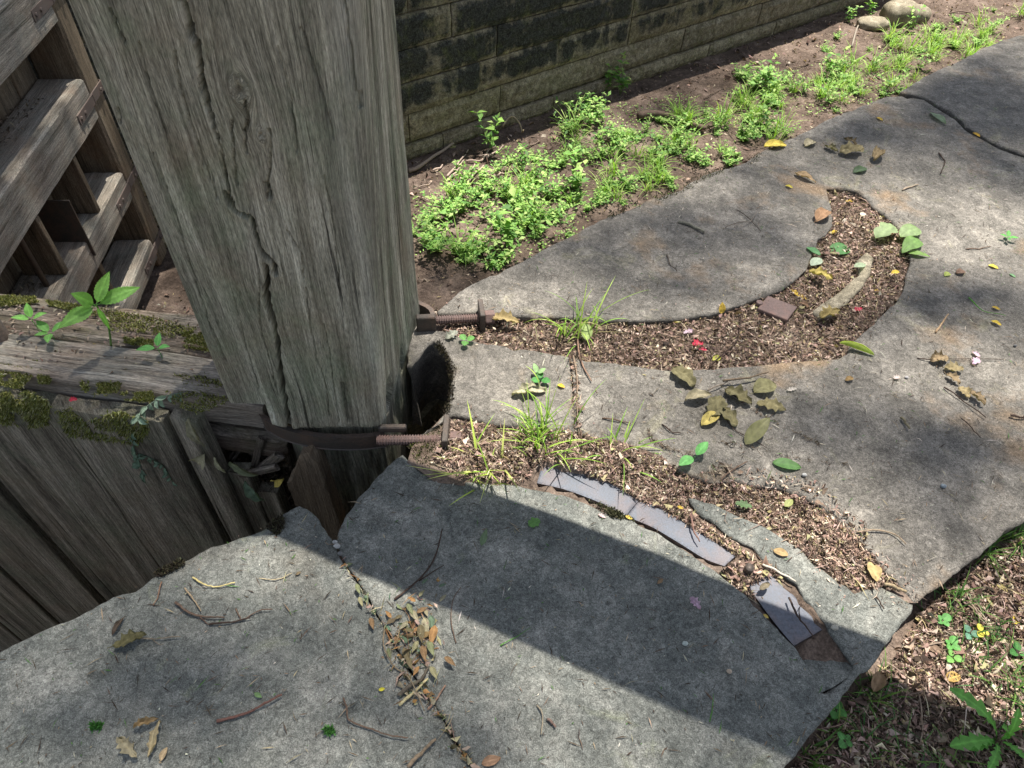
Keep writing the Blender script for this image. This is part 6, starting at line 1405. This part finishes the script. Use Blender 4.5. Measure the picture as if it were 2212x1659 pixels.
# litter and moss crumbs lying on the far gate rails
pts = np.array([fp(rng.uniform(.1, 1.7), rng.uniform(-.30, -.14), z + rng.uniform(.002, .015)) for z in (-.735, -1.45) for _ in range(330)])
n = len(pts); V, Fc, C = leafcloud(pts, rand_unit(n) * [1, 1, .4], rand_unit(n) * .4 + [0, 0, 1], rng.uniform(.015, .05, n), rng.uniform(.004, .016, n), .2, .1, pal(n, [(.10, .08, .06), (.17, .14, .11), (.25, .20, .15), (.06, .05, .04)], .3))
tag(mesh('leaf_litter', V, Fc, MT['litter'], cols=C), 'dark leaf bits gathered on the shelves of the farther gate', 'leaf litter', kind='stuff')
pts = np.array([at(float(x), float(y), .014) for x, y in rng.uniform(0, 1, (420, 2)) * [430, 150] + [0, 660]]); n = len(pts)
V, Fc, C = leafcloud(pts + np.array([0, 0, .002]), rand_unit(n) * [1, 1, .3], rand_unit(n) * .3 + [0, 0, 1], rng.uniform(.006, .022, n), rng.uniform(.002, .009, n), .2, .15, pal(n, BROWN + [(.4, .36, .28)], .3))
tag(mesh('leaf_litter', V[:], Fc, MT['litter'], cols=C * .5), 'leaf scraps scattered on the top beam of the near gate', 'leaf litter', kind='stuff')

# ------------------------------------------------------------------ unseen trees overhead, crown leaves placed along sun rays to shape the dapples
SH_C = [(1000, 820, 1400, 900, .28), (2100, 240, 250, 125, .975), (2200, 385, 90, 60, .975), (2090, 650, 160, 50, .96), (2000, 640, 95, 44, .95), (2040, 970, 250, 80, .97), (1790, 910, 170, 85, .74), (2090, 1110, 170, 60, .72), (1450, 540, 280, 115, .80), (1330, 610, 170, 45, .62), (1600, 480, 110, 60, .82),
        (1880, 285, 180, 65, .84), (1700, 360, 120, 40, .6), (1540, 1040, 120, 50, .55), (1370, 730, 170, 36, .5), (1560, 740, 140, 36, .66), (1350, 870, 200, 70, .30), (1150, 850, 120, 60, .05), (1260, 1095, 230, 55, .0), (1720, 1150, 190, 70, .02), (1870, 1245, 100, 60, .0), (2130, 490, 150, 80, .0), (1920, 470, 140, 60, .02),
        (1700, 620, 140, 36, .1), (2090, 810, 140, 50, .05), (2195, 880, 50, 60, .1), (1110, 650, 150, 32, .05), (250, 1500, 540, 220, .86), (480, 1198, 140, 46, .05), (1300, 1440, 240, 50, .15), (1050, 1610, 340, 95, .80), (1620, 1620, 140, 70, .86), (780, 1480, 190, 120, .78), (905, 1370, 60, 70, .3),
        (2050, 1300, 140, 75, .12), (2190, 1420, 70, 110, .1), (1960, 1590, 180, 80, .9), (2150, 1230, 70, 35, .4), (2120, 1640, 90, 60, .3)]
SH_F = [(1500, 250, 900, 400, .30), (1000, 480, 140, 95, .04), (1160, 420, 160, 70, .08), (1320, 305, 90, 50, .12), (1440, 240, 100, 32, .75), (1510, 185, 110, 28, .60), (1620, 145, 80, 26, .5), (1490, 330, 120, 42, .12), (1720, 225, 130, 60, .12), (1860, 165, 130, 50, .08), (2000, 100, 100, 40, .12), (2150, 55, 90, 28, .70), (1880, 70, 200, 18, .72), (1935, 30, 50, 16, .1), (1020, 330, 80, 22, .35), (950, 385, 60, 22, .10), (1240, 330, 50, 18, .6), (980, 600, 80, 50, .72), (400, 640, 80, 60, .5)]
def shade(gx, gy, tab):
    s_ = np.full(len(gx), .35)
    for cx, cy, rx, ry, a in tab:
        w_ = np.exp(-((((gx - cx) / rx) ** 2 + ((gy - cy) / ry) ** 2) ** 1.6)); s_ = s_ + (a - s_) * w_
    return s_
lo, hi = np.array([-4.5, -1.5]), np.array([7.5, 10.5]); AREA = .0016; NC = int((hi - lo).prod() * 5.0 / AREA)
q = rng.uniform(lo, hi, (NC, 2)); q3 = np.column_stack([q, np.zeros(NC)])
top_all = np.vstack([A2([(-420, 1640), (0, 1404)] + AEDGE[5:] + [(880, 980), (920, 700)] + CHAM + CHAM2), [[8, 8], [8, -3], [-3, -3]]])
onc = inside(q, top_all); gx, gy = to_grid(q3); s_ = np.full(NC, .4)
front_ = (q3 - CAM) @ R[:, 2] < -.05
s_[onc & front_] = shade(gx[onc & front_], gy[onc & front_], SH_C)
f3 = q3 - SUNV * (2.4 / SUNV[2]); fx, fy = to_grid(f3); of = ~onc; s_[of] = shade(fx[of], fy[of], SH_F)
gate_ = of & (q[:, 0] < -.3) & (q[:, 1] < 4.6) ; s_[gate_] = .62 + .55 * fbm(np.column_stack([q[gate_] * 3.2, np.zeros(gate_.sum())]), 631)
s_ = np.clip(s_ + .09 * fbm(q3 * 4.0, 632) * (1.6 - 1.6 * np.abs(s_ - .5)), .0, .985)
keep = rng.random(NC) < -np.log(1 - s_) / 5.0 * 1.4; q3 = q3[keep]; n = len(q3)
hgt = rng.uniform(17.0, 27.0, n); pos = q3 + np.outer(hgt / SUNV[2], SUNV)
d = rand_unit(n); d[:, 2] *= .4; Lf = rng.uniform(.055, .095, n)
V, Fc, C = leafcloud(pos - d * Lf[:, None] * .5, d, np.column_stack([rng.normal(0, .4, (n, 2)), np.ones(n)]), Lf, Lf * .62, .1, .1, pal(n, [(.08, .17, .03), (.11, .21, .04), (.06, .13, .03)], .25))
own = (q3[:, 0] + .35 * q3[:, 1]) > 4.0; vk = np.repeat(own, 5)
def make_tree(base, sel, label, top):
    t = thing('shade_tree', label, 'tree', tuple(base)); vs = V[np.repeat(sel, 5)]; k = sel.sum(); fs = (np.arange(k)[:, None, None] * 5 + Fc[:0].reshape(0, 3)[None].sum() if False else None)
    o5 = np.arange(k)[:, None] * 5; fs = np.concatenate([o5 + np.array([[0, 2, 1]]), o5 + np.array([[0, 3, 2]]), o5 + np.array([[1, 2, 4]]), o5 + np.array([[2, 3, 4]])], 0)
    mesh('crown', vs, fs, MT['crown'], t, cols=C[np.repeat(sel, 5)])
    mb = MB(); b = np.array(base); tp = np.array(top); tube(smooth_path([b - [0, 0, .3], b + [0, 0, 1.5], (b + tp) / 2 + [.1, .1, .6], tp], 8), np.linspace(.32, .12, 25), mb, 14, .04, (.13, .10, .08))
    for i in range(9):
        e = pos[sel][rng.integers(k)]; s0 = b + (tp - b) * rng.uniform(.62, .98); tube(smooth_path([s0, (s0 + e) / 2 + [0, 0, .4], e], 6), np.linspace(.05, .012, 13), mb, 7, .05, (.13, .10, .08))
    mb.build('trunk', MT['twig'], t)
make_tree((8.0, 2.5, -.15), own, 'tall unseen shade tree on the bank right of the coping stones, crown shaped for dappling', (7.0, 9.0, 23.0))
make_tree((-5.5, 13.5, -.15), ~own, 'tall unseen shade tree on the far bank beyond the stone wall, crown shaped for dappling', (0.5, 9.0, 23.0))
